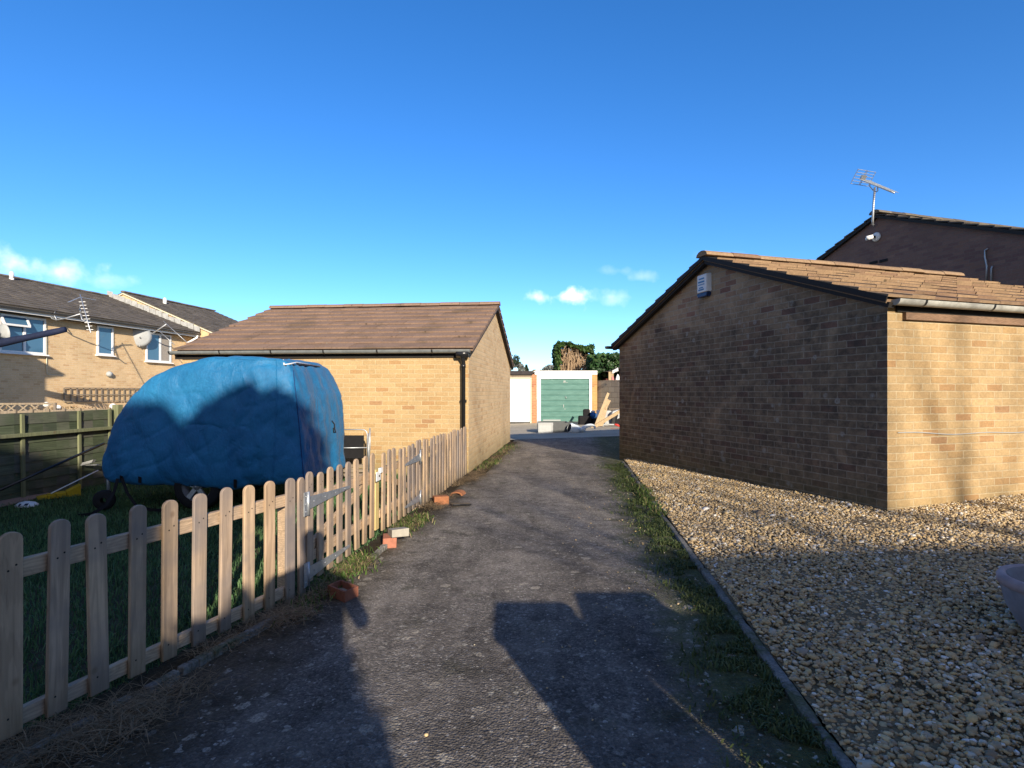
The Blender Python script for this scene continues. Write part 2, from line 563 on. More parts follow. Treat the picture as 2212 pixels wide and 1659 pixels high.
M['skin'] = plain('skin', (.5, .33, .25), .6)
M['jacket'] = plain('dark_jacket', (.03, .035, .05), .9)
M['bin_green'] = plain('bin_plastic', (.02, .05, .03), .5)
M['felt'] = plain('roofing_felt', (.05, .045, .045), .95, var=.4, scale=5)
M['corrugated'] = plain('cement_sheet', (.30, .30, .27), .9, var=.3)
M['red_board'] = plain('dark_red_board', (.10, .03, .025), .8)
M['pink'] = plain('pink_plastic', (.5, .2, .19), .6)

def glass_mat():
    t = NT('window_glass')
    return t.done((.06, .15, .25), .05, None, 0, .8)  # blue of the reflected sky put into the base colour
M['glass'] = glass_mat()
M['curtain'] = plain('curtain', (.34, .31, .27), .9, var=.3, scale=30)

def green_door():
    t = NT('green_door_paint')
    p = t.coord()
    c = t.mix(t.map(t.noise(2.2, 5, .6, t.scaled(p, (1, 1, 3))), .4, .75), (.066, .168, .145), (.10, .225, .195))
    c = t.mix(t.map(t.noise(9, 5, .7, t.scaled(p, (.5, 1, 5))), .60, .72, 0, .6), c, (.26, .40, .36))
    return t.done(c, .5, t.bump(t.noise(30, 3, .6, p), .1, .003), spec=.35)
M['green_door'] = green_door()

def asphalt():
    t = NT('worn_asphalt')
    p = t.pos()
    X, Y, Z = t.sep(p)
    ag = t.voro(95, p)
    agc = t.voro(95, p, out='Color')
    fine = t.noise(140, 4, .7, p)
    lit_worn = t.map(t.math('ADD', Y, t.math('MULTIPLY', t.noise(.8, 5, .6, p, .5), 4.0)), 2.6, 7.4)  # near drive darker, far paler: shade and sun put into the colour, besides wear
    c = t.mix(lit_worn, t.ramp(t.noise(.9, 6, .6, p, .6), [(.3, (.062, .056, .052)), (.7, (.115, .103, .093))]), t.ramp(t.noise(1.1, 6, .6, p, .6), [(.3, (.165, .148, .127)), (.7, (.29, .262, .225))]))
    stone = t.ramp(t.sep(agc)[0], [(0, .55), (.5, .95), (.85, 1.35), (1, 2.1)])
    c = t.mix(.75, c, t.mix(1.0, c, stone, 'MULTIPLY'))
    c = t.mix(1.0, c, t.ramp(fine, [(.3, .6), (.7, 1.3)]), 'MULTIPLY')
    # brownish dust in broad patches
    c = t.mix(t.map(t.noise(1.7, 6, .65, p, .5), .48, .72, 0, .55), c, (.23, .20, .165))
    # distance from the kerb line and from the fence line, in metres
    k = t.math('SUBTRACT', X, t.math('ADD', t.math('MULTIPLY', Y, .1088), .883))
    mossn = t.noise(6, 5, .65, p)
    mk = t.map(t.math('ADD', k, t.math('MULTIPLY', t.math('SUBTRACT', mossn, .5), 1.0)), -.52, -.14, 0, .9)
    mossc = t.ramp(t.noise(50, 4, .7, p), [(.3, (.045, .055, .022)), (.7, (.115, .125, .045))])
    c = t.mix(mk, c, mossc)
    f = t.math('SUBTRACT', X, t.math('ADD', t.math('MULTIPLY', Y, .116), -1.70))
    md = t.map(t.math('ADD', f, t.math('MULTIPLY', t.math('SUBTRACT', t.noise(4, 5, .65, p), .5), .8)), .02, .40, .85, 0)
    c = t.mix(md, c, t.ramp(t.noise(40, 4, .7, p), [(.3, (.035, .028, .016)), (.7, (.115, .09, .055))]))
    # loose moss patches
    c = t.mix(t.map(t.noise(2.6, 6, .7, p), .56, .72, 0, .6), c, (.055, .056, .030))
    c = t.mix(1.0, c, t.ramp(t.noise(5.5, 6, .75, p, .4), [(.32, .52), (.5, 1.0), (.7, 1.22)]), 'MULTIPLY')
    tr = t.noise(1.0, 5, .6, t.scaled(p, (2.4, .35, 1)), .3)
    c = t.mix(1.0, c, t.ramp(tr, [(.35, .72), (.6, 1.08)]), 'MULTIPLY')
    # pale lichen rosettes
    def spots(sc, r0, r1, n0, n1, amt):
        vv = t.n('ShaderNodeTexVoronoi', {'Scale': sc, 'Randomness': 1.0})
        wv = t.n('ShaderNodeTexNoise', {'Scale': 30, 'Detail': 3})
        t.put(wv.inputs['Vector'], p)
        w2 = t.n('ShaderNodeVectorMath', {0: wv.outputs['Color'], 3: .05}, operation='SCALE').outputs[0]
        t.put(vv.inputs['Vector'], t.n('ShaderNodeVectorMath', {0: p, 1: w2}, operation='ADD').outputs[0])
        rad = t.sep(vv.outputs['Color'])[1]
        lim = t.math('MULTIPLY', rad, r1)
        d = t.math('SUBTRACT', vv.outputs['Distance'], lim)
        s_ = t.map(d, -r0, 0, 1, 0)
        pick = t.map(t.sep(vv.outputs['Color'])[0], n0, n1, 0, 1)
        s_ = t.math('MULTIPLY', t.math('MULTIPLY', s_, pick), t.map(t.noise(70, 4, .7, p), .38, .58, .15, 1))
        return t.math('MULTIPLY', s_, amt)
    dense = t.map(t.noise(1.3, 3, .6, p), .38, .58, .25, 1)
    c = t.mix(t.math('MULTIPLY', spots(10, .06, .40, .50, .58, .95), dense), c, (.40, .36, .29))
    c = t.mix(t.math('MULTIPLY', spots(19, .08, .44, .52, .60, .9), dense), c, (.36, .34, .29))
    c = t.mix(spots(46, .12, .45, .66, .72, .9), c, (.42, .40, .36))
    h = t.math('ADD', t.math('MULTIPLY', ag, -1.0), t.math('MULTIPLY', fine, .6))
    return t.done(c, .95, t.bump(h, .85, .010), spec=.15)
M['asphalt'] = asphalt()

def court():
    t = NT('court_concrete')
    p = t.pos()
    c = t.ramp(t.noise(1.2, 6, .6, p, .4), [(.3, (.36, .315, .24)), (.7, (.48, .43, .33))])
    c = t.mix(1.0, c, t.ramp(t.noise(60, 4, .6, p), [(.3, .75), (.7, 1.2)]), 'MULTIPLY')
    return t.done(c, .95, t.bump(t.noise(80, 3, .6, p), .4, .006), spec=.15)
M['court'] = court()

def dirt(name, a, b, sc=10):
    t = NT(name)
    p = t.pos()
    c = t.ramp(t.noise(sc, 6, .65, p, .4), [(.3, a), (.7, b)])
    c = t.mix(1.0, c, t.ramp(t.noise(90, 4, .6, p), [(.3, .65), (.7, 1.25)]), 'MULTIPLY')
    return t.done(c, .98, t.bump(t.noise(45, 5, .7, p), .8, .015), spec=.1)
M['ground'] = dirt('ground_earth', (.05, .045, .028), (.085, .075, .045), 3)
M['lawn'] = dirt('lawn_thatch', (.022, .034, .014), (.045, .062, .024), 6)
M['verge'] = dirt('verge_soil', (.030, .024, .015), (.075, .058, .034), 8)
def kerb_mat():
    t = NT('mossy_kerb')
    p = t.pos()
    c = t.ramp(t.noise(7, 6, .65, p), [(.3, (.13, .125, .115)), (.7, (.26, .25, .225))])
    c = t.mix(t.map(t.noise(5, 5, .7, p), .47, .62, 0, .8), c, (.075, .085, .035))
    c = t.mix(1.0, c, t.ramp(t.noise(70, 4, .6, p), [(.3, .6), (.7, 1.25)]), 'MULTIPLY')
    return t.done(c, .95, t.bump(t.noise(40, 5, .7, p), .7, .01), spec=.1)
M['kerb'] = kerb_mat()
M['gravel_base'] = dirt('gravel_bed', (.13, .098, .058), (.27, .205, .12), 30)

def pebble():
    t = NT('pebble')
    r = t.island()
    c = t.ramp(r, [(0, (.36, .25, .13)), (.16, (.56, .41, .215)), (.3, (.25, .18, .11)), (.44, (.62, .47, .25)), (.58, (.42, .32, .20)), (.70, (.58, .42, .19)), (.80, (.24, .205, .165)), (.88, (.50, .44, .33)), (.95, (.66, .60, .48)), (1, (.76, .74, .70))])
    c = t.mix(1.0, c, t.ramp(t.noise(60, 3, .6, t.pos()), [(.3, .82), (.7, 1.1)]), 'MULTIPLY')
    return t.done(c, .72, None, spec=.3)
M['pebble'] = pebble()

def leafmat(name, stops, trans=.25, rough=.6):
    t = NT(name)
    c = t.ramp(t.island(), stops)
    c = t.mix(1.0, c, t.ramp(t.noise(2.2, 3, .6, t.pos()), [(.3, .75), (.7, 1.2)]), 'MULTIPLY')
    t.done(c, rough, None, spec=.3)
    tr = t.n('ShaderNodeBsdfTranslucent', {'Color': c})
    mx = t.n('ShaderNodeMixShader', {0: trans, 1: t.b.outputs[0], 2: tr.outputs[0]})
    t.t.links.new(mx.outputs[0], t.out.inputs[0])
    return t.m
M['grass'] = leafmat('lawn_grass', [(0, (.055, .125, .05)), (.5, (.08, .17, .065)), (1, (.12, .20, .08))])
M['bright_grass'] = leafmat('verge_grass', [(0, (.045, .095, .018)), (.45, (.085, .15, .028)), (.75, (.14, .19, .05)), (.85, (.26, .215, .11)), (1, (.34, .26, .15))])
M['moss_grass'] = leafmat('moss_grass', [(0, (.045, .07, .025)), (.5, (.07, .105, .035)), (1, (.12, .135, .05))])
M['straw'] = leafmat('dead_grass', [(0, (.19, .135, .075)), (.5, (.30, .22, .13)), (1, (.13, .095, .055))], .1, .85)
M['conifer'] = leafmat('conifer_leaf', [(0, (.018, .045, .012)), (.5, (.035, .08, .016)), (1, (.07, .12, .025))], .15)
M['laurel'] = leafmat('laurel_leaf', [(0, (.018, .05, .018)), (.5, (.035, .085, .03)), (1, (.08, .14, .05))], .15, .35)
M['pale_leaf'] = leafmat('pale_leaf', [(0, (.16, .18, .17)), (.5, (.26, .28, .27)), (1, (.07, .085, .055))], .15)
M['dark_leaf'] = leafmat('dark_leaf', [(0, (.015, .03, .015)), (1, (.04, .065, .03))], .15)

def cover():
    t = NT('blue_tarpaulin')
    p = t.coord()
    w1 = t.n('ShaderNodeTexNoise', {'Scale': 3.0, 'Detail': 5})
    t.put(w1.inputs['Vector'], p)
    pw = t.n('ShaderNodeVectorMath', {0: p, 1: t.n('ShaderNodeVectorMath', {0: w1.outputs['Color'], 3: .35}, operation='SCALE').outputs[0]}, operation='ADD').outputs[0]
    cr = t.voro(7.5, pw, 'DISTANCE_TO_EDGE')
    cr2 = t.voro(19, pw, 'DISTANCE_TO_EDGE')
    nz = t.noise(9, 6, .65, pw)
    big = t.noise(2.4, 5, .6, p, .7)
    c = t.mix(t.map(big, .3, .7), (.009, .115, .27), (.018, .175, .37))
    c = t.mix(1.0, c, t.ramp(t.noise(40, 4, .7, p), [(.3, .85), (.7, 1.1)]), 'MULTIPLY')
    def ridged(sc, dist, vec):
        n_ = t.noise(sc, 5, .55, vec, dist)
        a_ = t.math('ABSOLUTE', t.math('SUBTRACT', n_, .5))
        return t.map(a_, 0, .07, 1, 0, True)
    h = t.math('ADD', t.math('ADD', t.math('MULTIPLY', ridged(1.5, 1.0, t.scaled(p, (1, 1, .6))), .6), t.math('MULTIPLY', ridged(5.0, .5, t.scaled(p, (1, 1, .45))), .22)), t.math('ADD', t.math('MULTIPLY', nz, .38), t.math('MULTIPLY', big, 1.5)))
    m = t.done(c, .6, t.bump(h, .40, .022), spec=.3)
    t.b.inputs['Sheen Weight'].default_value = .05
    return m
M['cover'] = cover()
M['cover_dark'] = plain('navy_hem', (.015, .05, .16), .6, var=.3)
# ------------------------------------------------------------------ ground
def strip(name, xl, xr, ys, nx, up, m, rough=0.0):
    vs, qs = [], []
    for Y in ys:
        a, b = xl(Y), xr(Y)
        for i in range(nx + 1):
            X = a + (b - a) * i / nx
            z = gz(X, Y) + (up(X, Y) if callable(up) else up)
            if rough:
                z += rough * mnoise.noise(Vector((X * 3, Y * 3, 1.7)))
            vs.append((X, Y, z))
    n = nx + 1
    for j in range(len(ys) - 1):
        for i in range(nx):
            qs.append((j * n + i, j * n + i + 1, (j + 1) * n + i + 1, (j + 1) * n + i))
    o = fastmesh(name, vs, quads=qs, mat=m, smooth=True)
    o['kind'] = 'structure'
    return o
def frange(a, b, n):
    return [a + (b - a) * i / n for i in range(n + 1)]
kerb_x = lambda Y: .883 + .1088 * Y
def fence_x(Y):
    return -1.797 + .1158 * Y if Y > 3.66 else -1.373 + .3485 * (Y - 3.66)
GL = Vector((-.714, 9.14, 0))              # near right corner of the left garage
gu, gv = Vector((-.9941, .1088, 0)), Vector((.1088, .9941, 0))
GR = Vector((3.60, 5.34, 0))               # near corner of the right garage
rg, rw = Vector((-.2924, .9563, 0)), Vector((.9563, .2924, 0))
strip('ground', lambda Y: -400, lambda Y: 400, frange(-200, 900, 60), 60, -.07, M['ground'])
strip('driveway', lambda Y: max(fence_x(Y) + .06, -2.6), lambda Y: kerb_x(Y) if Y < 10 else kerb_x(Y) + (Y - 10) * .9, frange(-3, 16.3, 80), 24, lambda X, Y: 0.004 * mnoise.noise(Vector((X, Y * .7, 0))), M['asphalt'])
strip('court', lambda Y: -16, lambda Y: 16, frange(15.7, 24.6, 12), 20, .006, M['court'])
strip('lawn', lambda Y: -6.5, lambda Y: fence_x(Y) + .02, frange(-3, 9.6, 40), 16, -.012, M['lawn'], .012)
strip('verge', lambda Y: fence_x(Y) - .05, lambda Y: fence_x(Y) + .14, frange(-2, 9.1, 50), 4, .012, M['verge'], .02)
strip('verge', lambda Y: -.714 + .1094 * (Y - 9.14) - .05, lambda Y: -.714 + .1094 * (Y - 9.14) + .30 - .012 * (Y - 9.14), frange(9.0, 15.0, 40), 4, lambda X, Y: .016, M['verge'], .02)
def gravel_up(X, Y):
    k = X - kerb_x(Y)
    return .018 + .012 * min(1, max(0, k / .4))
strip('gravel_bed', lambda Y: kerb_x(Y) + .05, lambda Y: 9.0, frange(-2, 10.4, 60), 40, gravel_up, M['gravel_base'], .012)

def kerb():
    """edging stones, each a little out of line"""
    mb = MB()
    rd = random.Random(9)
    Y = -1.6
    while Y < 9.9:
        Y2 = min(Y + .915, 9.95)
        n = 12
        d0, d1_, z0, z1_ = (rd.uniform(-.008, .008) for _ in range(4))
        ring = []
        for k in range(n + 1):
            f = k / n
            y = Y + .004 + (Y2 - Y - .008) * f
            x = kerb_x(y) + .026 + d0 + (d1_ - d0) * f
            w = .026 + .004 * mnoise.noise(Vector((y * 7, 1, 0))) - (.006 if k in (0, n) else 0)
            zz = gz(x, y) + .022 + z0 + (z1_ - z0) * f + .004 * mnoise.noise(Vector((y * 9, 5, 0))) - (.005 if k in (0, n) else 0)
            ring.append([Vector((x - w, y, zz - .09)), Vector((x - w, y, zz - .008)), Vector((x - w * .6, y, zz)), Vector((x + w * .6, y, zz)), Vector((x + w, y, zz - .008)), Vector((x + w, y, zz - .09))])
        vs = [p for r_ in ring for p in r_]
        fs = [(6 * k + j, 6 * k + j + 1, 6 * k + j + 7, 6 * k + j + 6) for k in range(n) for j in range(5)] + [tuple(range(6)), tuple(range(6 * n + 5, 6 * n - 1, -1))]
        mb.mesh(vs, fs)
        Y = Y2
    o = mb.build('kerb', M['kerb'])
    o['kind'] = 'structure'
    mb = MB()
    for (ya, yb, oa, ob) in ((1.6, 2.62, .18, .16), (2.64, 3.25, .155, .14), (4.42, 5.05, .17, .15)):
        a = Vector((fence_x(ya) + oa, ya, 0)); b = Vector((fence_x(yb) + ob, yb, 0))
        n = 14
        prev = None
        for k in range(n + 1):
            p = a.lerp(b, k / n)
            p.z = gz(p.x, p.y) + .014 + .008 * mnoise.noise(Vector((p.y * 5, 3, 1)))
            if prev is not None and rd.random() < .9:
                mb.bar(prev, p, .042 + rd.uniform(-.008, .006), .05)
            prev = p
    o = mb.build('kerb', M['kerb'], bevel=.006)
    o['kind'] = 'structure'
kerb()

# pebbles: one mesh, nobody could count them
def ico():
    bm = bmesh.new()
    bmesh.ops.create_icosphere(bm, subdivisions=1, radius=1)
    v = np.array([x.co[:] for x in bm.verts])
    f = np.array([[q.index for q in x.verts] for x in bm.faces])
    bm.free()
    return v, f
def in_garage(x, y, off=0.0):
    dx, dy = x - GR.x, y - GR.y
    s = dx * rg.x + dy * rg.y
    t = dx * rw.x + dy * rw.y
    return (s > -off) & (t > -off)
def pebbles():
    v0, f0 = ico()
    n = 215000
    y = 1.25 + (10.2 - 1.25) * rng.random(n) ** 1.25
    x = rng.random(n) * 6.6 + .95
    k = x - (.883 + .1088 * y)
    ok = (k > .055) & (x < .99 * y + .35) & ~in_garage(x, y, -.01)
    x, y = x[ok], y[ok]
    # a few strays on the drive
    m = 420
    y2 = 1.4 + 7 * rng.random(m)
    kx = .883 + .1088 * y2
    x2 = kx - np.abs(rng.normal(0, .55, m)) - .03
    x = np.concatenate([x, x2]); y = np.concatenate([y, y2])
    n = len(x)
    stray = np.zeros(n, bool); stray[-m:] = True
    s = rng.lognormal(math.log(.0080), .38, n)
    s[stray] *= .45
    sc = np.stack([s * rng.uniform(.95, 1.55, n), s * rng.uniform(.75, 1.05, n), s * rng.uniform(.5, .8, n)], 1)
    a = rng.random(n) * 6.283
    tl = rng.normal(0, .28, n)
    V = v0[None] * (1 + rng.normal(0, .15, (n, len(v0), 1))) * sc[:, None, :]
    ct, st = np.cos(tl)[:, None], np.sin(tl)[:, None]
    V = np.stack([V[..., 0] * ct - V[..., 2] * st, V[..., 1], V[..., 0] * st + V[..., 2] * ct], 2)
    ca, sa = np.cos(a)[:, None], np.sin(a)[:, None]
    V = np.stack([V[..., 0] * ca - V[..., 1] * sa, V[..., 0] * sa + V[..., 1] * ca, V[..., 2]], 2)
    xp = np.clip(x + .714 - .11 * (y - 9.14), -1, 6)
    kk = np.clip((x - (.883 + .1088 * y)) / .4, 0, 1)
    z = .035 * xp + np.where(stray, .004, .019 + .012 * kk + rng.random(n) * .015)
    wav = .012 * np.sin(x * 4.1 + 1.3 * np.sin(y * 3)) * np.sin(y * 3.3 + .7)
    z = z + np.where(stray, 0, wav)
    V += np.stack([x, y, z], 1)[:, None, :]
    Fc = f0[None] + (np.arange(n) * len(v0))[:, None, None]
    o = fastmesh('gravel', V.reshape(-1, 3), tris=Fc.reshape(-1, 3), mat=M['pebble'], smooth=True)
    tag(o, 'golden brown pea gravel spread between the kerb and the right garage', 'gravel', kind='stuff')
pebbles()

def blades(name, x, y, z, hmin, hmax, w, lean, m, flat=0.0):
    n = len(x)
    h = rng.uniform(hmin, hmax, n)
    a = rng.random(n) * 6.283
    la = rng.random(n) * 6.283
    ln = rng.random(n) * lean * h + flat * h
    ww = w * rng.uniform(.7, 1.3, n)
    hz = h * (1 - flat)
    dx, dy = np.cos(a) * ww / 2, np.sin(a) * ww / 2
    lx, ly = np.cos(la) * ln, np.sin(la) * ln
    V = np.zeros((n, 5, 3))
    V[:, 0] = np.stack([x - dx, y - dy, z], 1)
    V[:, 1] = np.stack([x + dx, y + dy, z], 1)
    V[:, 2] = np.stack([x + lx * .35 - dx * .8, y + ly * .35 - dy * .8, z + hz * .6], 1)
    V[:, 3] = np.stack([x + lx * .35 + dx * .8, y + ly * .35 + dy * .8, z + hz * .6], 1)
    V[:, 4] = np.stack([x + lx, y + ly, z + hz * (1 - .4 * np.minimum(1, ln / h))], 1)
    b = np.arange(n)[:, None] * 5
    q = np.concatenate([b, b + 1, b + 3, b + 2], 1)
    t = np.concatenate([b + 2, b + 3, b + 4], 1)
    return fastmesh(name, V.reshape(-1, 3), tris=t, quads=q, mat=m)
def gzv(x, y):
    return .035 * np.clip(x + .714 - .11 * (y - 9.14), -1, 6)
def fxv(y):
    return np.where(y > 3.66, -1.797 + .1158 * y, -1.373 + .3485 * (y - 3.66))
def grasses():
    n = 95000
    y = 1.2 + 8.2 * rng.random(n) ** 1.3
    x = -6.3 + (fxv(y) - .02 + 6.3) * rng.random(n)
    ok = x > -.98 * y - .4
    x, y = x[ok], y[ok]
    o = blades('grass', x, y, gzv(x, y) - .012, .03, .075, .007, .9, M['grass'])
    tag(o, 'dark green mown lawn behind the picket fence', 'lawn', kind='stuff')
    # tufts along the fence, the left garage and the kerb
    X, Y = [], []
    def tuft(px, py, n, s):
        g = G(px, py)
        n = int(n * .62); X.extend(rng.normal(g.x, s, n)); Y.extend(rng.normal(g.y, s * 1.6, n))
    for (px, py, n, s) in ((775, 1215, 420, .06), (765, 1230, 260, .07), (745, 1245, 240, .07), (725, 1258, 200, .06), (885, 1133, 600, .085), (905, 1125, 420, .07), (868, 1150, 250, .06), (872, 1143, 260, .05),
                           (1088, 972, 330, .15), (1096, 966, 300, .14), (1082, 982, 200, .13), (1062, 998, 260, .13), (1050, 1004, 330, .11), (1040, 1012, 240, .09),
                           (680, 1300, 120, .05), (690, 1285, 100, .05), (655, 1325, 120, .06), (705, 1268, 80, .04),
                           (1394, 1073, 190, .06), (1402, 1085, 200, .05), (1412, 1098, 180, .05), (1388, 1062, 120, .06), (1418, 1108, 120, .04), (1384, 1054, 100, .05), (1372, 1040, 90, .06),
                           (1392, 1035, 90, .05), (1402, 1066, 110, .05), (1418, 1082, 90, .04), (1432, 1115, 70, .04)):
        tuft(px, py, n, s)
    x, y = np.array(X), np.array(Y)
    ins = (x < -.70 + .1094 * (y - 9.14)) & (y > 9.1)
    x, y = x[~ins], y[~ins]
    o = blades('weeds', x, y, gzv(x, y) + .01, .02, .075, .008, 1.5, M['bright_grass'])
    tag(o, 'bright green tufts of grass along the foot of the fence, the left garage and the kerb', 'weeds', kind='stuff')
    # moss and short grass along the kerb
    n = 24000
    y = 1.3 + 8.4 * rng.random(n) ** 1.4
    w = .11 + .16 * np.array([max(0, mnoise.noise(Vector((0, float(a) * 1.1, 3))) + .45) for a in y])
    x = .883 + .1088 * y - np.abs(rng.normal(0, 1, n)) * w * .75
    keep = (rng.random(n) < .85) & (np.array([mnoise.noise(Vector((float(a) * 6, float(b) * 6, 9))) for a, b in zip(x, y)]) > -.12)
    x, y = x[keep], y[keep]
    o = blades('moss', x, y, gzv(x, y), .012, .045, .008, 1.6, M['moss_grass'])
    tag(o, 'dark green moss and short grass lining the driveway side of the kerb', 'moss', kind='stuff')
    # dead grass and litter along the fence
    n = 6500
    y = 1.5 + 7.6 * rng.random(n) ** 1.5
    x = fxv(y) + .09 + np.abs(rng.normal(0, .09, n)) - .05
    keep = np.array([mnoise.noise(Vector((float(b) * 1.4, 2.2, 5))) for b in y]) > -.22
    x, y = x[keep], y[keep]
    y3 = 8.4 + 5.2 * rng.random(1600)
    x3 = np.maximum(-.70 + .1094 * (y3 - 9.14) + .03, -.75 + .1158 * (y3 - 9) + .1) + np.abs(rng.normal(0, .12, 1600))
    x = np.concatenate([x, x3]); y = np.concatenate([y, y3])
    c = []
    for (px, py, n, s) in ((285, 1560, 500, .10), (200, 1600, 500, .10), (100, 1620, 400, .10), (620, 1345, 260, .06), (640, 1335, 200, .06), (1030, 1030, 300, .10), (1015, 1040, 250, .08), (380, 1500, 200, .08), (940, 1100, 200, .08), (960, 1080, 160, .08)):
        g = G(px, py)
        c.append(np.stack([rng.normal(g.x, s, n), rng.normal(g.y, s, n)], 1))
    c = np.concatenate(c)
    x = np.concatenate([x, c[:, 0]]); y = np.concatenate([y, c[:, 1]])
    o = blades('straw', x, y, gzv(x, y) + .012 + rng.random(len(x)) * .02, .05, .16, .004, .9, M['straw'], flat=.72)
    tag(o, 'dead straw coloured grass and litter along the foot of the fence', 'dead grass', kind='stuff')
grasses()

# ------------------------------------------------------------------ building pieces
def wall_face(mb, pts, o, u):
    mb.face(pts, [((Vector(p) - o).dot(u), p[2]) for p in pts])
def tile_roof(mb, O, U, L, V, run, rise, tw=.30, gauge=.34, th=.026, deck=True, jit=.005):
    """O eave corner (top of the deck), U along the eave, V horizontal towards the ridge."""
    O, U, V = Vector(O), Vector(U).normalized(), Vector(V).normalized()
    sl = math.hypot(run, rise)
    S = (V * run + Vector((0, 0, rise))) / sl
    N = U.cross(S)
    if N.z < 0: N = -N
    nr = max(1, round(sl / gauge))
    g = sl / nr
    rnd = random.Random(int(L * 1000 + run * 77))
    for j in range(nr):
        k = -1 if j % 2 else 0
        x = k * tw / 2
        while x < L - 1e-4:
            a, b = max(0, x), min(L, x + tw - .004)
            x += tw
            if b - a < .02: continue
            dz = rnd.uniform(-jit, jit)
            ds = rnd.uniform(-.006, .006)
            p = []
            for (uu, ss, h) in ((a, j * g + ds, th * 1.0), (b, j * g + ds, th * 1.0), (b, (j + 1) * g + .03, 0.0), (a, (j + 1) * g + .03, 0.0),
                                (a, j * g + ds, th * 2.1 + dz), (b, j * g + ds, th * 2.1 + dz), (b, (j + 1) * g + .03, th * .9 + dz), (a, (j + 1) * g + .03, th * .9 + dz)):
                ss = min(ss, sl)
                p.append(O + U * uu + S * ss + N * h)
            mb.mesh(p, [(0, 3, 2, 1), (4, 5, 6, 7), (0, 1, 5, 4), (2, 3, 7, 6), (0, 4, 7, 3), (1, 2, 6, 5)])
    if deck:
        c = O + U * L / 2 + S * sl / 2 - N * .02
        mb.box(c, U * (L / 2 - .015), S * (sl / 2 - .01), N * .018)
    return O + V * run + Vector((0, 0, rise))
def ridge_caps(mb, a, b, r=.11, seg=.45, drop=.05):
    a, b = Vector(a), Vector(b)
    d = (b - a)
    L = d.length
    d.normalize()
    side = d.cross(Vector((0, 0, 1))).normalized()
    n = max(1, round(L / seg))
    for i in range(n):
        p, q = a + d * (L * i / n), a + d * (L * (i + 1) / n - .006)
        dz = random.uniform(-.004, .006)
        ring = []
        for k in range(7):
            an = math.pi * k / 6
            ring.append((math.cos(an) * r * 1.15, math.sin(an) * r * .72 - drop + dz))
        v = [p + side * x + Vector((0, 0, z)) for x, z in ring] + [q + side * x + Vector((0, 0, z)) for x, z in ring]
        fs = [(k, k + 1, 8 + k, 7 + k) for k in range(6)] + [(6, 5, 4, 3, 2, 1, 0), tuple(range(7, 14)), (0, 7, 13, 6)]
        mb.mesh(v, fs)
def gutter(a, b, r, m, parent, out, bracket=None, name='gutter'):
    a, b, out = Vector(a), Vector(b), Vector(out).normalized()
    mb = MB()
    n = 8
    up = Vector((0, 0, 1))
    def ring(p, rr):
        return [p + out * (-math.cos(math.pi * k / n)) * rr - up * math.sin(math.pi * k / n) * rr for k in range(n + 1)]
    o1, o2, i1, i2 = ring(a, r), ring(b, r), ring(a, r * .9), ring(b, r * .9)
    mb.smooth = True
    vs = o1 + o2 + i1 + i2
    m1 = n + 1
    fs = [(k, k + 1, m1 + k + 1, m1 + k) for k in range(n)] + [(2 * m1 + k + 1, 2 * m1 + k, 3 * m1 + k, 3 * m1 + k + 1) for k in range(n)]
    mb.mesh(vs, fs)
    mb.smooth = False
    mb.mesh(vs, [(0, m1, 3 * m1, 2 * m1), (n, 2 * m1 + n, 3 * m1 + n, m1 + n)])
    mb.mesh(o1, [tuple(range(n + 1))])
    mb.mesh(o2, [tuple(range(n, -1, -1))])
    g = mb.build(name, m, parent)
    if bracket:
        d = (b - a).normalized()
        L = (b - a).length
        x = bracket[0]
        while x < L:
            mk = MB()
            rr = [a + d * (x + e) for e in (-.012, .012)]
            R1, R2 = ring(rr[0], r * 1.08), ring(rr[1], r * 1.08)
            mk.mesh(R1 + R2, [(k, k + 1, m1 + k + 1, m1 + k) for k in range(n)])
            mk.bar(a + d * x - out * r * 1.05 + up * .0, a + d * x - out * (r + .05), .024, .03)
            mk.build('bracket', M['black_pvc'], g)
            x += bracket[1]
    return g

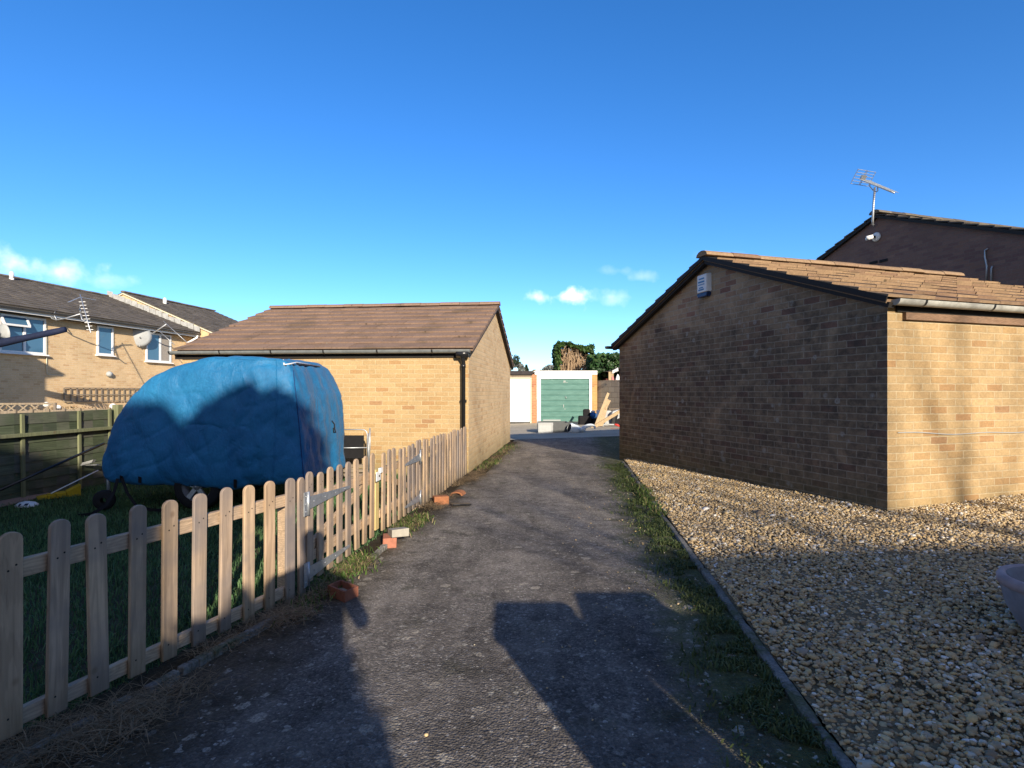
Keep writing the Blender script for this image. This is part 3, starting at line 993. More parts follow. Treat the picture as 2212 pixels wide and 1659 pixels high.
# ------------------------------------------------------------------ left garage
def left_garage():
    t = thing('brick_garage', 'sunlit buff brick garage with brown pitched roof behind the blue covered trailer', 'garage', GL)
    L, D = 5.05, 6.10
    ez, az, fz = 2.045, 3.20, 1.93
    A, B = GL.copy(), GL + gu * L
    C, E = B + gv * D, GL + gv * D
    mid = GL + gv * (D / 2)
    midl = mid + gu * L
    z = lambda p, h: Vector((p.x, p.y, h))
    mb = MB()
    lo = -.12
    wall_face(mb, [z(B, lo), z(A, lo), z(A, ez - .02), z(B, ez - .02)], A, gu)
    mb.cur = 1
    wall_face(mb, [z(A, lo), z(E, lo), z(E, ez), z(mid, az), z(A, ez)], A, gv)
    mb.cur = 0
    wall_face(mb, [z(C, lo), z(B, lo), z(B, ez), z(midl, az), z(C, ez)], B, gv)
    wall_face(mb, [z(E, lo), z(C, lo), z(C, ez), z(E, ez)], E, gu)
    mb.build('wall', [M['brick_buff'], M['brick_gable_lit']], t)
    ov, sd = .09, .10
    run = D / 2 + ov
    rise = run * (az - ez) / (D / 2)
    e0 = az + .03 - rise
    mb = MB()
    tile_roof(mb, z(A - gv * ov - gu * sd, e0), gu, L + 2 * sd, gv, run, rise)
    tile_roof(mb, z(E + gv * ov - gu * sd, e0), gu, L + 2 * sd, -gv, run, rise)
    rf = mb.build('roof', M['tile_brown'], t)
    mb = MB()
    ridge_caps(mb, z(mid - gu * (sd + .02), az + .10), z(midl + gu * sd, az + .10))
    mb.build('ridge', M['tile_brown'], rf)
    mb = MB()                                   # verge boards under the tile ends
    for s_, side in ((-1, A), (1, B)):
        base = side + gu * (s_ * .055)
        for (p, q) in ((base - gv * ov, base + gv * D / 2), (base + gv * (D + ov), base + gv * D / 2)):
            mb = MB()
            mb.bar(z(p, e0 - .055), z(q, az - .03), .05, .045)
            mb.build('verge_board', M['soffit'], rf)
    mb = MB()
    mb.box(z(A + gu * (L / 2 + .12) - gv * .015, fz + .04), gu * (L / 2 - .0), gv * .012, Vector((0, 0, .055)))
    mb.build('fascia', M['soffit'], t)
    g = gutter(z(A - gv * .125 - gu * .05, 2.035), z(B - gv * .125 + gu * .14, 2.045), .058, M['gutter_grey'], t, -gv, (.62, .92))
    mb = MB()
    dp = A + gu * .075 - gv * .062
    mb.tube([z(dp - gv * .06, 1.965), z(dp - gv * .06, 1.90), z(dp, 1.83), z(dp, 0.02)], .036, 12)
    mb.tube([z(dp - gv * .06, 1.985), z(dp - gv * .06, 1.90)], .043, 12)
    mb.tube([z(dp, 1.80), z(dp, 1.74)], .042, 12)
    mb.bar(z(dp + gu * .05 + gv * .02, 1.2), z(dp - gu * .05 + gv * .02, 1.2), .05, .04)
    mb.tube([z(dp - gv * .06 - gu * .10, 1.965), z(dp - gv * .06 + gu * .10, 1.965)], .060, 10)
    mb.build('downpipe', M['black_pvc'], t)
left_garage()

# ------------------------------------------------------------------ right garage
def right_garage():
    t = thing('brick_garage', 'brick garage with stained shady gable and golden tiled roof on the right', 'garage', GR)
    D, L = 5.39, 4.75                     # gable width, length
    ez, az, fz = 2.215, 3.215, 2.13
    A, E = GR.copy(), GR + rg * D
    B, C = A + rw * L, E + rw * L
    mid, midb = A + rg * D / 2, B + rg * D / 2
    z = lambda p, h: Vector((p.x, p.y, h))
    lo = -.1
    mb = MB()
    mb.cur = 0
    wall_face(mb, [z(E, lo), z(A, lo), z(A, ez), z(mid, az), z(E, ez)], A, -rg)
    mb.cur = 1
    wall_face(mb, [z(A, lo), z(B, lo), z(B, ez - .02), z(A, ez - .02)], A, rw)
    wall_face(mb, [z(B, lo), z(C, lo), z(C, ez), z(midb, az), z(B, ez)], B, rg)
    wall_face(mb, [z(C, lo), z(E, lo), z(E, ez), z(C, ez)], E, rw)
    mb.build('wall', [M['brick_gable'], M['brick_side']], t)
    ov, sd = .09, .12
    run = D / 2 + ov
    rise = run * (az - ez) / (D / 2)
    e0 = az + .03 - rise
    mb = MB()
    tile_roof(mb, z(A - rg * ov - rw * sd, e0), rw, L + 2 * sd, rg, run, rise)
    tile_roof(mb, z(E + rg * ov - rw * sd, e0), rw, L + 2 * sd, -rg, run, rise)
    rf = mb.build('roof', M['tile_gold'], t)
    mb = MB()
    ridge_caps(mb, z(mid - rw * (sd + .02), az + .10), z(midb + rw * sd, az + .10))
    mb.build('ridge', M['tile_gold'], rf)
    base = A - rw * .06
    for (p, q) in ((base - rg * ov, base + rg * D / 2), (base + rg * (D + ov), base + rg * D / 2)):
        mb = MB()
        mb.bar(z(p, e0 - .052), z(q, az - .028), .07, .05)
        mb.bar(z(p - rw * .06, e0 + .004), z(q - rw * .06, az + .028), .012, .055)
        mb.build('verge_board', M['soffit'], rf)
    mb = MB()
    mb.box(z(A + rw * (L / 2 + .12) - rg * .02, fz - .055), rw * (L / 2 - .07), rg * .02, Vector((0, 0, .035)))
    mb.build('timber_strip', M['brown_board'], t, .003)
    mb = MB()
    mb.box(z(A + rw * (L / 2 + .1) - rg * .012, fz + .03), rw * (L / 2), rg * .011, Vector((0, 0, .045)))
    mb.build('fascia', M['soffit'], t)
    gutter(z(A - rg * .115 - rw * .05, 2.212), z(B - rg * .115 + rw * .1, 2.20), .056, M['gutter_pale'], t, -rg, (.33, .92))
    gutter(z(E + rg * .115 - rw * .22, 2.215), z(C + rg * .115, 2.21), .056, M['black_pvc'], t, rg)
    mb = MB()
    q = A - rg * .006
    pts = []
    for i in range(26):
        f = i / 25
        pts.append(z(q + rw * (.12 + 2.6 * f) - rg * .004, .835 + gz(A.x, A.y) - .05 - .03 * math.sin(f * 3.3) + .008 * math.sin(f * 17)))
    mb.tube(pts, .0045, 5)
    mb.build('cable', M['grey_plastic'], t)
    return t
right_garage()

def alarm_box():
    # white bell box high on the gable of the right garage
    n = -rw
    ctr = GR + rg * 2.62
    ctr.z = 2.72
    # the photo shows its middle at (1525, 617)
    d = Vector(((1525 - CX) / F, 1, (HY - 617) / F))
    s = (GR - Vector((0, 0, CZ))).dot(n) / d.dot(n)
    ctr = Vector((0, 0, CZ)) + d * s
    t = thing('alarm_box', 'white alarm bell box with blue lettering strips high on the shaded gable', 'alarm box', ctr + n * .0)
    w, h, dp = .125, .165, .075
    mb = MB()
    a = -rg                                # towards the viewer's right
    up = Vector((0, 0, 1))
    prof = [(-w, h), (w, h), (w, -h * .62), (-w, -h * .62)]
    bk = [ctr + a * x + up * y for x, y in prof]
    fr = [ctr + a * x * .86 + up * (y * .93 if y > 0 else y) + n * dp for x, y in prof]
    mb.mesh(bk + fr, [(4, 5, 6, 7), (0, 1, 5, 4), (1, 2, 6, 5), (3, 0, 4, 7), (2, 3, 7, 6)])
    mb.build('case', M['white_pvc'], t, .014, 3)
    mb = MB()
    bk = [ctr + a * x + up * y for x, y in ((-w, -h * .64), (w, -h * .64), (w * .82, -h * 1.02), (-w * .82, -h * 1.02))]
    fr = [p + n * dp * .95 for p in bk]
    mb.mesh(bk + fr, [(4, 5, 6, 7), (0, 1, 5, 4), (1, 2, 6, 5), (3, 0, 4, 7), (2, 3, 7, 6)])
    mb.build('strobe', plain('blue_lens', (.02, .045, .13), .25), t, .012, 3)
    mb = MB()
    blue = plain('blue_print', (.06, .25, .48), .6)
    for (x0, x1, y0, y1) in ((-.5, .5, .50, .62), (-.62, .55, .22, .36), (-.62, .1, .02, .10), (.16, .55, .02, .10), (-.45, .3, -.26, -.16), (-.58, .45, -.44, -.32)):
        x = x0
        mb = MB()
        while x < x1 - .04:
            xe = min(x1, x + .15)
            p = [ctr + a * (xx * w) + up * (yy * h) + n * (dp + .003) for xx, yy in ((x, y0), (xe, y0), (xe, y1), (x, y1))]
            mb.face(p)
            x = xe + .004
        mb.build('lettering', blue, t)
alarm_box()

# ------------------------------------------------------------------ houses
hd, hn = Vector((.167, .986, 0)), Vector((.986, -.167, 0))
H0 = Vector((-15.70, 18.40, 0))
def HW(s, z, off=0.0):
    p = H0 + hd * s + hn * off
    return Vector((p.x, p.y, z))
def hs(px):
    r = (px - CX) / F
    return (18.81 / (.169 - r) - 18.4) / .986
def window(parent, s0, s1, z0, z1, at, divs=(), vent=None, curtain=False):
    """frame with mullions at the given fractions; panes and sill are its children"""
    mb = MB()
    fw, dp = .065, .05
    def bar(a, b, c, e):
        p = (at(a, c, 0), at(b, c, 0), at(b, e, 0), at(a, e, 0))
        q = (at(a, c, dp), at(b, c, dp), at(b, e, dp), at(a, e, dp))
        mb.mesh(list(p) + list(q), [(4, 5, 6, 7), (0, 1, 5, 4), (1, 2, 6, 5), (2, 3, 7, 6), (3, 0, 4, 7)])
    bar(s0, s1, z1 - fw, z1); bar(s0, s1, z0, z0 + fw)
    bar(s0, s0 + fw, z0 + fw, z1 - fw); bar(s1 - fw, s1, z0 + fw, z1 - fw)
    xs = [s0 + fw] + [s0 + (s1 - s0) * f for f in divs] + [s1 - fw]
    for f in divs:
        x = s0 + (s1 - s0) * f
        bar(x - fw * .6, x + fw * .6, z0 + fw, z1 - fw)
    w = mb.build('window', M['white_pvc'], parent)
    for i in range(len(xs) - 1):
        mb = MB()
        mb.face([at(xs[i], z0 + fw * .9, .018), at(xs[i + 1], z0 + fw * .9, .018), at(xs[i + 1], z1 - fw * .9, .018), at(xs[i], z1 - fw * .9, .018)])
        mb.build('pane', M['glass'], w)
    if vent:
        mb = MB()
        a, b, zt = vent
        for k in range(1):
            p0, p1 = (at(a, zt, .06), at(b, zt, .06))
            q0, q1 = (at(a, zt - .30, .20), at(b, zt - .30, .20))
            mb.bar(p0, p1, .06, .05); mb.bar(q0, q1, .09, .06); mb.bar(p0, q0, .06, .05); mb.bar(p1, q1, .06, .05)
        vt = mb.build('vent_light', M['white_pvc'], w)
        mb = MB()
        mb.face([p0, p1, q1, q0])
        mb.build('pane', M['glass'], w)
    if curtain:
        mb = MB()
        a, b = curtain
        n = 14
        for i in range(n):
            x0, x1 = a + (b - a) * i / n, a + (b - a) * (i + 1) / n
            mb.face([at(x0, z0 + fw, .021 + .004 * (i % 2)), at(x1, z0 + fw, .021 + .004 * ((i + 1) % 2)), at(x1, z1 - fw, .021 + .004 * ((i + 1) % 2)), at(x0, z1 - fw, .021 + .004 * (i % 2))])
        mb.build('curtain', M['curtain'], w)
    mb = MB()
    mb.prism([at(s0 - .05, z0 - .045, .0), at(s0 - .05, z0 - .045, .14), at(s0 - .05, z0, .10), at(s0 - .05, z0, 0)], at(s1 + .05, 0, 0) - at(s0 - .05, 0, 0))
    mb.build('sill', M['white_pvc'], w)
    return w

def vent_pipe(name, base, h, r, label):
    mb = MB()
    t = thing(name, label, 'vent pipe', base)
    mb.lathe(base, [(r, -.3), (r, h * .52), (r * .6, h * .54)], 14)
    mb.build('pipe', M['white_pvc'], t)
    mb = MB()
    mb.lathe(base, [(r * .6, h * .56), (r, h * .60), (r, h * .88), (r * .6, h), (0, h)], 14)
    mb.build('cap', M['white_pvc'], t)

def house_one():
    t = thing('terraced_house', 'buff brick house with grey tiled roof and white windows at the far left', 'house', HW(0, 0))
    s0, s1 = -6.0, 7.0
    D, ez = 8.9, 4.0
    rz = 5.78
    lo = -1.2
    mb = MB()
    back = -hn * D
    c = [HW(s0, lo), HW(s1, lo), HW(s1, ez), HW(s0, ez)]
    wall_face(mb, c, H0, hd)
    for s_ in (s0, s1):
        p = [HW(s_, lo), HW(s_, lo) + back, HW(s_, ez) + back, HW(s_, rz) + back / 2, HW(s_, ez)]
        wall_face(mb, p, H0, hn)
    wall_face(mb, [p + back for p in c], H0, hd)
    mb.build('wall', M['brick_house'], t)
    mb = MB()
    ov = .42
    run = D / 2 + ov
    rise = rz + .05 - 4.03
    tile_roof(mb, HW(s0, rz + .05 - rise, ov), hd, s1 - s0, -hn, run, rise, .30, .32, .022)
    tile_roof(mb, HW(s0, rz + .05 - rise, -D - ov), hd, s1 - s0, hn, run, rise, .6, .64, .022)
    rf = mb.build('roof', M['tile_grey'], t)
    mb = MB()
    ridge_caps(mb, HW(s0, rz + .11, -D / 2), HW(s1 - .02, rz + .11, -D / 2))
    mb.build('ridge', M['tile_grey'], rf)
    mb = MB()
    mb.box(HW((s0 + s1) / 2, 3.93, .36), hd * ((s1 - s0) / 2), hn * .012, Vector((0, 0, .085)))
    mb.build('fascia', M['white_pvc'], t)
    mb = MB()
    mb.box(HW((s0 + s1) / 2, 3.855, .175), hd * ((s1 - s0) / 2), hn * .17, Vector((0, 0, .008)))
    mb.build('soffit', M['soffit'], t)
    gutter(HW(s0, 3.985, .44), HW(s1 - .12, 3.965, .44), .058, M['grey_pvc'], t, hn, (.4, .95))
    mb = MB()
    mb.tube([HW(s1 - .20, 3.93, .43), HW(s1 - .22, 3.80, .42), HW(s1 - .42, 3.55, .10), HW(s1 - .44, 3.42, .07), HW(s1 - .44, -1, .07)], .045, 10)
    mb.build('downpipe', M['white_pvc'], t)
    at = HW
    window(t, hs(-50), hs(97), 2.60, 3.80, at, (.30, .66), vent=(hs(-2), hs(60) - .1, 3.76))
    window(t, hs(208), hs(243), 2.74, 3.82, at)
    window(t, hs(314), hs(368), 2.62, 3.80, at, (.55,), curtain=(hs(345), hs(364)))
    # stepped lead flashing against the next house
    mb = MB()
    nfl = 15
    for i in range(nfl):
        f0, f1 = i / nfl, (i + 1) / nfl
        zz = lambda f: (rz + .07 - rise) + rise * f
        a = HW(s1 - .012, 0, ov - run * f0 - .02); b = HW(s1 - .012, 0, ov - run * f1)
        hh = random.uniform(.17, .27)
        mb.prism([Vector((a.x, a.y, zz(f0) + .0)), Vector((b.x, b.y, zz(f1) + .0)), Vector((b.x, b.y, zz(f1) + hh)), Vector((a.x, a.y, zz(f1) + hh * .7))], -hd * .012)
    mb.build('flashing', M['lead'], t)
    vent_pipe('vent_pipe', P(25, 612, 21.4) + Vector((0, 0, -.05)), .50, .075, 'white vent pipe on the grey roof of the first house, at the left edge')
    # things fixed to the house front
    mb = MB()
    mb.tube([HW(hs(99), 3.5, .03), HW(hs(99), 2.15, .03), HW(hs(100), 1.98, .03), HW(hs(104), 1.93, .03), HW(hs(133), 1.93, .03)], .014, 6)
    tag(mb.build('cable', M['cream_paint']), 'cream cable running down the house wall beside the big left window', 'cable')
    mb = MB()
    c = HW(hs(233), 1.337 + (848 - 808) / F * 21, .06)
    mb.lathe(c, [(.0, .09), (.08, .08), (.11, .0), (.09, -.08), (0, -.09)], 14, hn)
    tag(mb.build('wall_light', M['grey_plastic']), 'small round light on the house wall below the narrow window', 'wall light')
house_one()

def house_two():
    Q = Vector((-13.62, 25.3, 0))          # front corner of its near gable
    t = thing('terraced_house', 'taller brick house stepping forward behind the first left house, gable showing above its roof', 'house', Q)
    D, L = 9.2, 6.0
    ez, rz, lo = 4.05, 5.95, -1.2
    z = lambda p, h: Vector((p.x, p.y, h))
    A, B = Q, Q + hd * L
    bk = -hn * D
    mb = MB()
    wall_face(mb, [z(A, lo), z(B, lo), z(B, ez), z(A, ez)], Q, hd)
    for p in (A, B):
        wall_face(mb, [z(p, lo), z(p + bk, lo), z(p + bk, ez), z(p + bk / 2, rz), z(p, ez)], Q, hn)
    wall_face(mb, [z(A + bk, lo), z(B + bk, lo), z(B + bk, ez), z(A + bk, ez)], Q, hd)
    mb.build('wall', M['brick_house'], t)
    ov, sd = .3, .09
    run = D / 2 + ov
    rise = run * (rz - ez) / (D / 2)
    mb = MB()
    tile_roof(mb, z(A + hn * ov - hd * sd, rz + .05 - rise), hd, L + 2 * sd, -hn, run, rise, .30, .32, .022)
    tile_roof(mb, z(A + bk - hn * ov - hd * sd, rz + .05 - rise), hd, L + 2 * sd, hn, run, rise, .6, .64, .022)
    rf = mb.build('roof', M['tile_grey'], t)
    mb = MB()
    ridge_caps(mb, z(A + bk / 2 - hd * sd, rz + .12), z(B + bk / 2 + hd * sd, rz + .12))
    mb.build('ridge', M['tile_grey'], rf)
    for k in range(2):
        mb = MB()
        e = A + hn * ov if k == 0 else A + bk - hn * ov
        mb.bar(z(e - hd * .05, rz + .03 - rise - .02), z(A + bk / 2 - hd * .05, rz + .01), .07, .055)
        mb.build('verge_mortar', M['cream_paint'], rf)
    vent_pipe('vent_pipe', P(356, 676, 27.6), .75, .085, 'white vent pipe rising from the roof of the second left house')
house_two()

def right_house():
    A = Vector((.6517 * 14, 14, 5.86))
    t = thing('gable_house', 'brown brick house with dark tiled verge rising behind the right garage', 'house', (A.x, A.y, 0))
    hs_, L = 4.5, 9.0
    ez = 5.80 - .405 * hs_
    z = lambda p, h: Vector((p.x, p.y, h))
    base = Vector((A.x, A.y, 0)) + rw * .10
    N, Fp = base - rg * hs_, base + rg * hs_
    B = rw * L
    lo = 0
    mb = MB()
    wall_face(mb, [z(Fp, lo), z(N, lo), z(N, ez), z(base, 5.78), z(Fp, ez)], base, -rg)
    wall_face(mb, [z(N, lo), z(N + B, lo), z(N + B, ez), z(N, ez)], N, rw)
    wall_face(mb, [z(Fp + B, lo), z(Fp, lo), z(Fp, ez), z(Fp + B, ez)], Fp, rw)
    wall_face(mb, [z(N + B, lo), z(Fp + B, lo), z(Fp + B, ez), z(base + B, 5.78), z(N + B, ez)], base, rg)
    mb.build('wall', M['brick_brown'], t)
    ov, sd = .25, .10
    run = hs_ + ov
    rise = run * .405
    mb = MB()
    tile_roof(mb, z(N - rg * ov - rw * sd, 5.80 - rise), rw, L + 2 * sd, rg, run, rise, .32, .33, .028)
    tile_roof(mb, z(Fp + rg * ov - rw * sd, 5.80 - rise), rw, L + 2 * sd, -rg, run, rise, .32, .33, .028)
    rf = mb.build('roof', M['tile_dark'], t)
    mb = MB()
    ridge_caps(mb, z(base - rw * (sd + .03), 5.89), z(base + B + rw * sd, 5.89), .13)
    mb.build('ridge', M['tile_dark'], rf)
    for e in (N - rg * ov, Fp + rg * ov):
        mb = MB()
        mb.bar(z(e - rw * .045, 5.80 - rise - .05), z(base - rw * .045, 5.765), .09, .06)
        mb.build('verge_board', M['soffit'], rf)
    def onwall(px, py, off=0.0):
        d_ = Vector(((px - CX) / F, 1, (HY - py) / F))
        s_ = (base - Vector((0, 0, CZ))).dot(-rw) / d_.dot(-rw)
        return Vector((0, 0, CZ)) + d_ * s_ - rw * off
    for k, (px, py) in enumerate(((1887, 567.5), (1909, 563))):
        c = onwall(px, py, .008)
        mb = MB()
        mb.box(c, rg * .11, rw * .006, Vector((0, 0, .034)))
        for i in range(6):
            mb.box(c - rw * .008 + rg * (.09 - .036 * i), rg * .006, rw * .004, Vector((0, 0, .03)))
        mb.build('air_brick', M['soffit'], t)
    # flood light on the gable
    c = onwall(1894, 512, .03)
    f = thing('security_light', 'white round security light on the brown gable under the rooftop aerial', 'light', c)
    mb = MB()
    mb.lathe(c, [(0, .03), (.10, .025), (.115, 0), (.115, -.02)], 18, -rw)
    mb.build('backplate', M['white_pvc'], f)
    mb = MB()
    mb.tube([c - rw * .03, c - rw * .12 + rg * .04], .035, 10)
    mb.build('arm', M['black_pvc'], f)
    mb = MB()
    mb.lathe(c - rw * .10 + rg * .05, [(0, -.05), (.05, -.05), (.055, .05), (.06, .10), (0, .11)], 14, (rg * .8 - rw * .6 - Vector((0, 0, .15))))
    mb.build('lamp', M['white_pvc'], f)
    mb = MB()
    mb.lathe(c - rw * .13 + rg * .11 - Vector((0, 0, .03)), [(0, -.05), (.03, -.05), (.035, .05), (0, .07)], 12, rg)
    mb.build('sensor', M['white_pvc'], f)
    # thin pipes on the gable
    for (pts, lab) in ((((2136, 537), (2130, 541), (2130, 555), (2134, 575), (2133, 608)), 'bent grey pipe on the brown gable at the right edge, the longer one'),
                       (((2146, 575), (2144, 580), (2144, 625)), 'short grey pipe on the brown gable, right of the longer bent one')):
        mb = MB()
        mb.tube([onwall(a, b, .03) for a, b in pts], .016, 7)
        tag(mb.build('wall_pipe', M['steel']), lab, 'pipe')
    # TV aerial on its mast
    m0 = onwall(1892, 488, .06)
    top = P(1890, 405, m0.y - .1)
    t2 = thing('tv_aerial', 'grey TV aerial with grid reflector on a mast above the brown gable', 'aerial', m0)
    mb = MB()
    e = P(1885, 476, m0.y - .12)
    mb.tube([m0, m0 * .5 + e * .5 + Vector((-.02, 0, -.03)), e, P(1887, 440, m0.y - .12), top], .026, 10)
    mb.build('mast', M['steel'], t2)
    Yb = top.y
    b0, b1 = P(1862, 389, Yb + .2), P(1932, 417, Yb - .6)
    mb = MB()
    mb.tube([b0, b1], .018, 8)
    mb.build('boom', M['galv'], t2)
    bd = (b1 - b0).normalized()
    el = bd.cross(Vector((0, 0, 1))).normalized()
    for i in range(17):
        mb = MB()
        c = b0.lerp(b1, .12 + .88 * i / 16)
        hl = .23 - .006 * i
        mb.tube([c - el * hl + Vector((0, 0, .03)), c + el * hl + Vector((0, 0, .03))], .006, 5)
        mb.build('director', M['steel'], t2)
    mb = MB()
    up = el.cross(bd).normalized()
    if up.z < 0: up = -up
    for i in range(6):
        c = b0 + up * (-.12 + .07 * i)
        mb.tube([c - el * .30, c + el * .30], .008, 5)
    for s_ in (-.30, -.02, .02, .30):
        mb.tube([b0 + el * s_ - up * .13, b0 + el * s_ + up * .24], .008, 5)
    mb.box(b0 + up * .06, el * .08, up * .06, bd * .02)
    mb.build('reflector', M['steel'], t2)
    mb = MB()
    p1, p2 = b0.lerp(b1, .25), b0.lerp(b1, .50)
    lowp = Vector((0, 0, -.14))
    mb.tube([p1, p1 + lowp * .6, p1.lerp(p2, .4) + lowp, p1.lerp(p2, .8) + lowp * 1.1, p2 + lowp * .8, p2], .014, 7)
    mb.build('bracket', M['galv'], t2)
right_house()
# ------------------------------------------------------------------ picket fence and gates
F0 = Vector((-1.373, 3.66, 0))
d1 = Vector((.329, .944, 0)).normalized()
d2 = Vector((.115, .993, 0)).normalized()
def nrm(d): return Vector((d.y, -d.x, 0))          # towards the driveway
def picket_mesh(w=.078, h=.785, t=.019, chip=0):
    bm = bmesh.new()
    pts = [(-w / 2, 0), (w / 2, 0), (w / 2, h - w * .42)]
    for k in range(1, 8):
        a = math.pi * k / 8
        pts.append((w / 2 * math.cos(a), h - w * .42 + w * .42 * math.sin(a)))
    pts.append((-w / 2, h - w * .42))
    n = len(pts)
    vs = [bm.verts.new((x, -t / 2, z)) for x, z in pts] + [bm.verts.new((x, t / 2, z)) for x, z in pts]
    bm.faces.new(vs[:n])
    bm.faces.new(vs[:n - 1:-1])
    for i in range(n):
        bm.faces.new((vs[(i + 1) % n], vs[i], vs[n + i], vs[n + (i + 1) % n]))
    bmesh.ops.recalc_face_normals(bm, faces=bm.faces)
    bmesh.ops.bevel(bm, geom=[e for e in bm.edges if e.calc_face_angle(0) > .9], offset=.003, segments=1, affect='EDGES')
    for hz in (.635, .652, .075):            # nail heads over the rails
        c = bmesh.ops.create_circle(bm, cap_ends=True, segments=8, radius=.0042, matrix=Matrix.Translation((w * (.18 if hz == .652 else -.15), -t / 2 - .0008, hz)) @ Matrix.Rotation(R(90), 4, 'X'))
        for v in c['verts']:
            for f in v.link_faces:
                f.material_index = 1
    me = bpy.data.meshes.new('picket')
    bm.to_mesh(me)
    bm.free()
    me.materials.append(M['picket'])
    me.materials.append(M['soffit'])
    return me
PM = [picket_mesh(), picket_mesh(.075, .788, .019), picket_mesh(.080, .782, .020), picket_mesh(.077, .790, .019), picket_mesh(.079, .780, .018)]
PMG = [picket_mesh(.076, .72, .019), picket_mesh(.078, .74, .019)]
pk = random.Random(3)
def add_picket(root, o, d, t, zb, meshes):
    p = bpy.data.objects.new('picket', pk.choice(meshes))
    q = o + d * t
    link(p, root)
    p.location = Vector((q.x, q.y, zb)) - root.location
    p.rotation_euler = (R(pk.uniform(-.6, .6)), R(pk.uniform(-1.0, 1.0)), math.atan2(d.y, d.x) + R(pk.uniform(-1.5, 1.5)))
    return p
def rail(root, o, d, a, b, zc, h=.072, name='rail', m='rail', back=.030, dz=0.0):
    mb = MB()
    n = nrm(d)
    p, q = o + d * a - n * back, o + d * b - n * back
    mb.bar((p.x, p.y, zc), (q.x, q.y, zc + dz), .034, h)
    return mb.build(name, M[m], root, .004)
def post(root, o, d, t, h, back=.075, w=.075, m='rail', z0=-.05):
    mb = MB()
    p = o + d * t - nrm(d) * back
    mb.box((p.x, p.y, z0 + h / 2), d * w / 2, nrm(d) * w / 2, Vector((0, 0, h / 2)))
    return mb.build('post', M[m], root, .005)
def fences():
    t = thing('picket_fence', 'near run of weathered picket fence between the lawn and the driveway, left of the gates', 'fence', F0)
    ts = [.124, .299, .462, .632, .798, .968, 1.133, 1.303, 1.472, 1.632, 1.80, 1.965, 2.13, 2.3]
    for s_ in ts:
        add_picket(t, F0, d1, -s_, .018 + pk.uniform(-.012, .012), PM)
    rail(t, F0, d1, -2.45, -.06, .652)
    rail(t, F0, d1, -2.45, -.06, .075, .065)
    for s_ in (-.075, -1.93):
        post(t, F0, d1, s_, .72)
    add_picket(t, F0, d2, -.02, .0, PM)
    # far run
    o2 = F0 + d2 * 2.76
    t = thing('picket_fence', 'far run of sunlit picket fence from the gate to the corner of the left garage', 'fence', o2)
    ss = [2.76, 2.92] + [2.92 + .156 * k for k in range(1, 17)]
    for i, s_ in enumerate(ss):
        add_picket(t, F0, d2, s_, .0 + pk.uniform(-.015, .02), PM)
    rail(t, F0, d2, 2.74, 5.47, .63)
    rail(t, F0, d2, 2.74, 5.47, .17)
    for s_ in (2.74, 5.44):
        post(t, F0, d2, s_, .75)
    def strap(root, a, z, L, dirn, zt):
        n = nrm(d2)
        mb = MB()
        hp = F0 + d2 * a + n * .013
        v = lambda p, h: Vector((p.x, p.y, h))
        q = hp + d2 * (dirn * .012)
        e = hp + d2 * (dirn * L)
        mb.prism([v(q, z - .042), v(q, z + .042), v(e, zt + .010), v(e + d2 * dirn * .012, zt), v(e, zt - .010)], n * .005)
        o = mb.build('hinge', M['galv'], root)
        mb = MB()
        p = hp - d2 * (dirn * .030)
        mb.box(v(p + n * .002, z), d2 * .024, n * .003, Vector((0, 0, .078)))
        mb.build('plate', M['galv'], o, .001)
        mb = MB()
        mb.tube([v(hp + n * .006, z - .078), v(hp + n * .006, z + .078)], .009, 10)
        mb.build('knuckle', M['galv'], o)
        bolts = [v(hp + d2 * (dirn * L * f) + n * .006, z + (zt - z) * f) for f in (.12, .37, .62, .87)] + [v(p + n * .005, z + s2) for s2 in (-.05, 0.0, .05)]
        for c in bolts:
            mb = MB()
            mb.lathe(c, [(.006, 0), (.005, .003), (0, .004)], 8, n)
            mb.build('bolt', M['steel'], o)
    # two gate leaves meeting at a stop board
    g = thing('gate_leaf', 'near leaf of the double picket gate, with large galvanised strap hinges', 'gate', F0 + d2 * .05)
    for k, s_ in enumerate((.085, .245, .40, .564, .725, .903, 1.064, 1.236)):
        add_picket(g, F0, d2, s_, .065 - .012 * math.sin(k / 7 * math.pi), PMG)
    rail(g, F0, d2, .05, 1.27, .60)
    rail(g, F0, d2, .05, 1.27, .22)
    rail(g, F0, d2, .07, 1.25, .255, .06, 'brace', dz=.31, back=.036)
    strap(g, .035, .602, .68, 1, .598)
    strap(g, .035, .135, .68, 1, .135)
    g = thing('gate_leaf', 'far leaf of the double picket gate, hinged towards the left garage', 'gate', F0 + d2 * 2.70)
    for k, s_ in enumerate((1.52, 1.686, 1.85, 2.01, 2.17, 2.33, 2.49, 2.645)):
        add_picket(g, F0, d2, s_, .06 - .012 * math.sin(k / 7 * math.pi), PMG)
    rail(g, F0, d2, 1.47, 2.68, .60)
    rail(g, F0, d2, 1.47, 2.68, .22)
    rail(g, F0, d2, 1.49, 2.66, .565, .06, 'brace', dz=-.31, back=.036)
    strap(g, 2.70, .605, .55, -1, .58)
    strap(g, 2.70, .145, .55, -1, .14)
    mb = MB()
    p = F0 + d2 * 1.42 - nrm(d2) * .03
    mb.box((p.x, p.y, .365), d2 * .042, nrm(d2) * .014, Vector((0, 0, .275)))
    mb.build('stop_board', M['yellow_wood'], g, .003)
    mb = MB()
    p = F0 + d2 * 1.36 + nrm(d2) * .014
    c = Vector((p.x, p.y, .585))
    mb.box(c, d2 * .055, nrm(d2) * .003, Vector((0, 0, .042)))
    mb.box(c + d2 * .06 + Vector((0, 0, .045)), d2 * .028, nrm(d2) * .012, Vector((0, 0, .022)))
    h = mb.build('latch', M['white_paint'], g, .003)
    mb = MB()
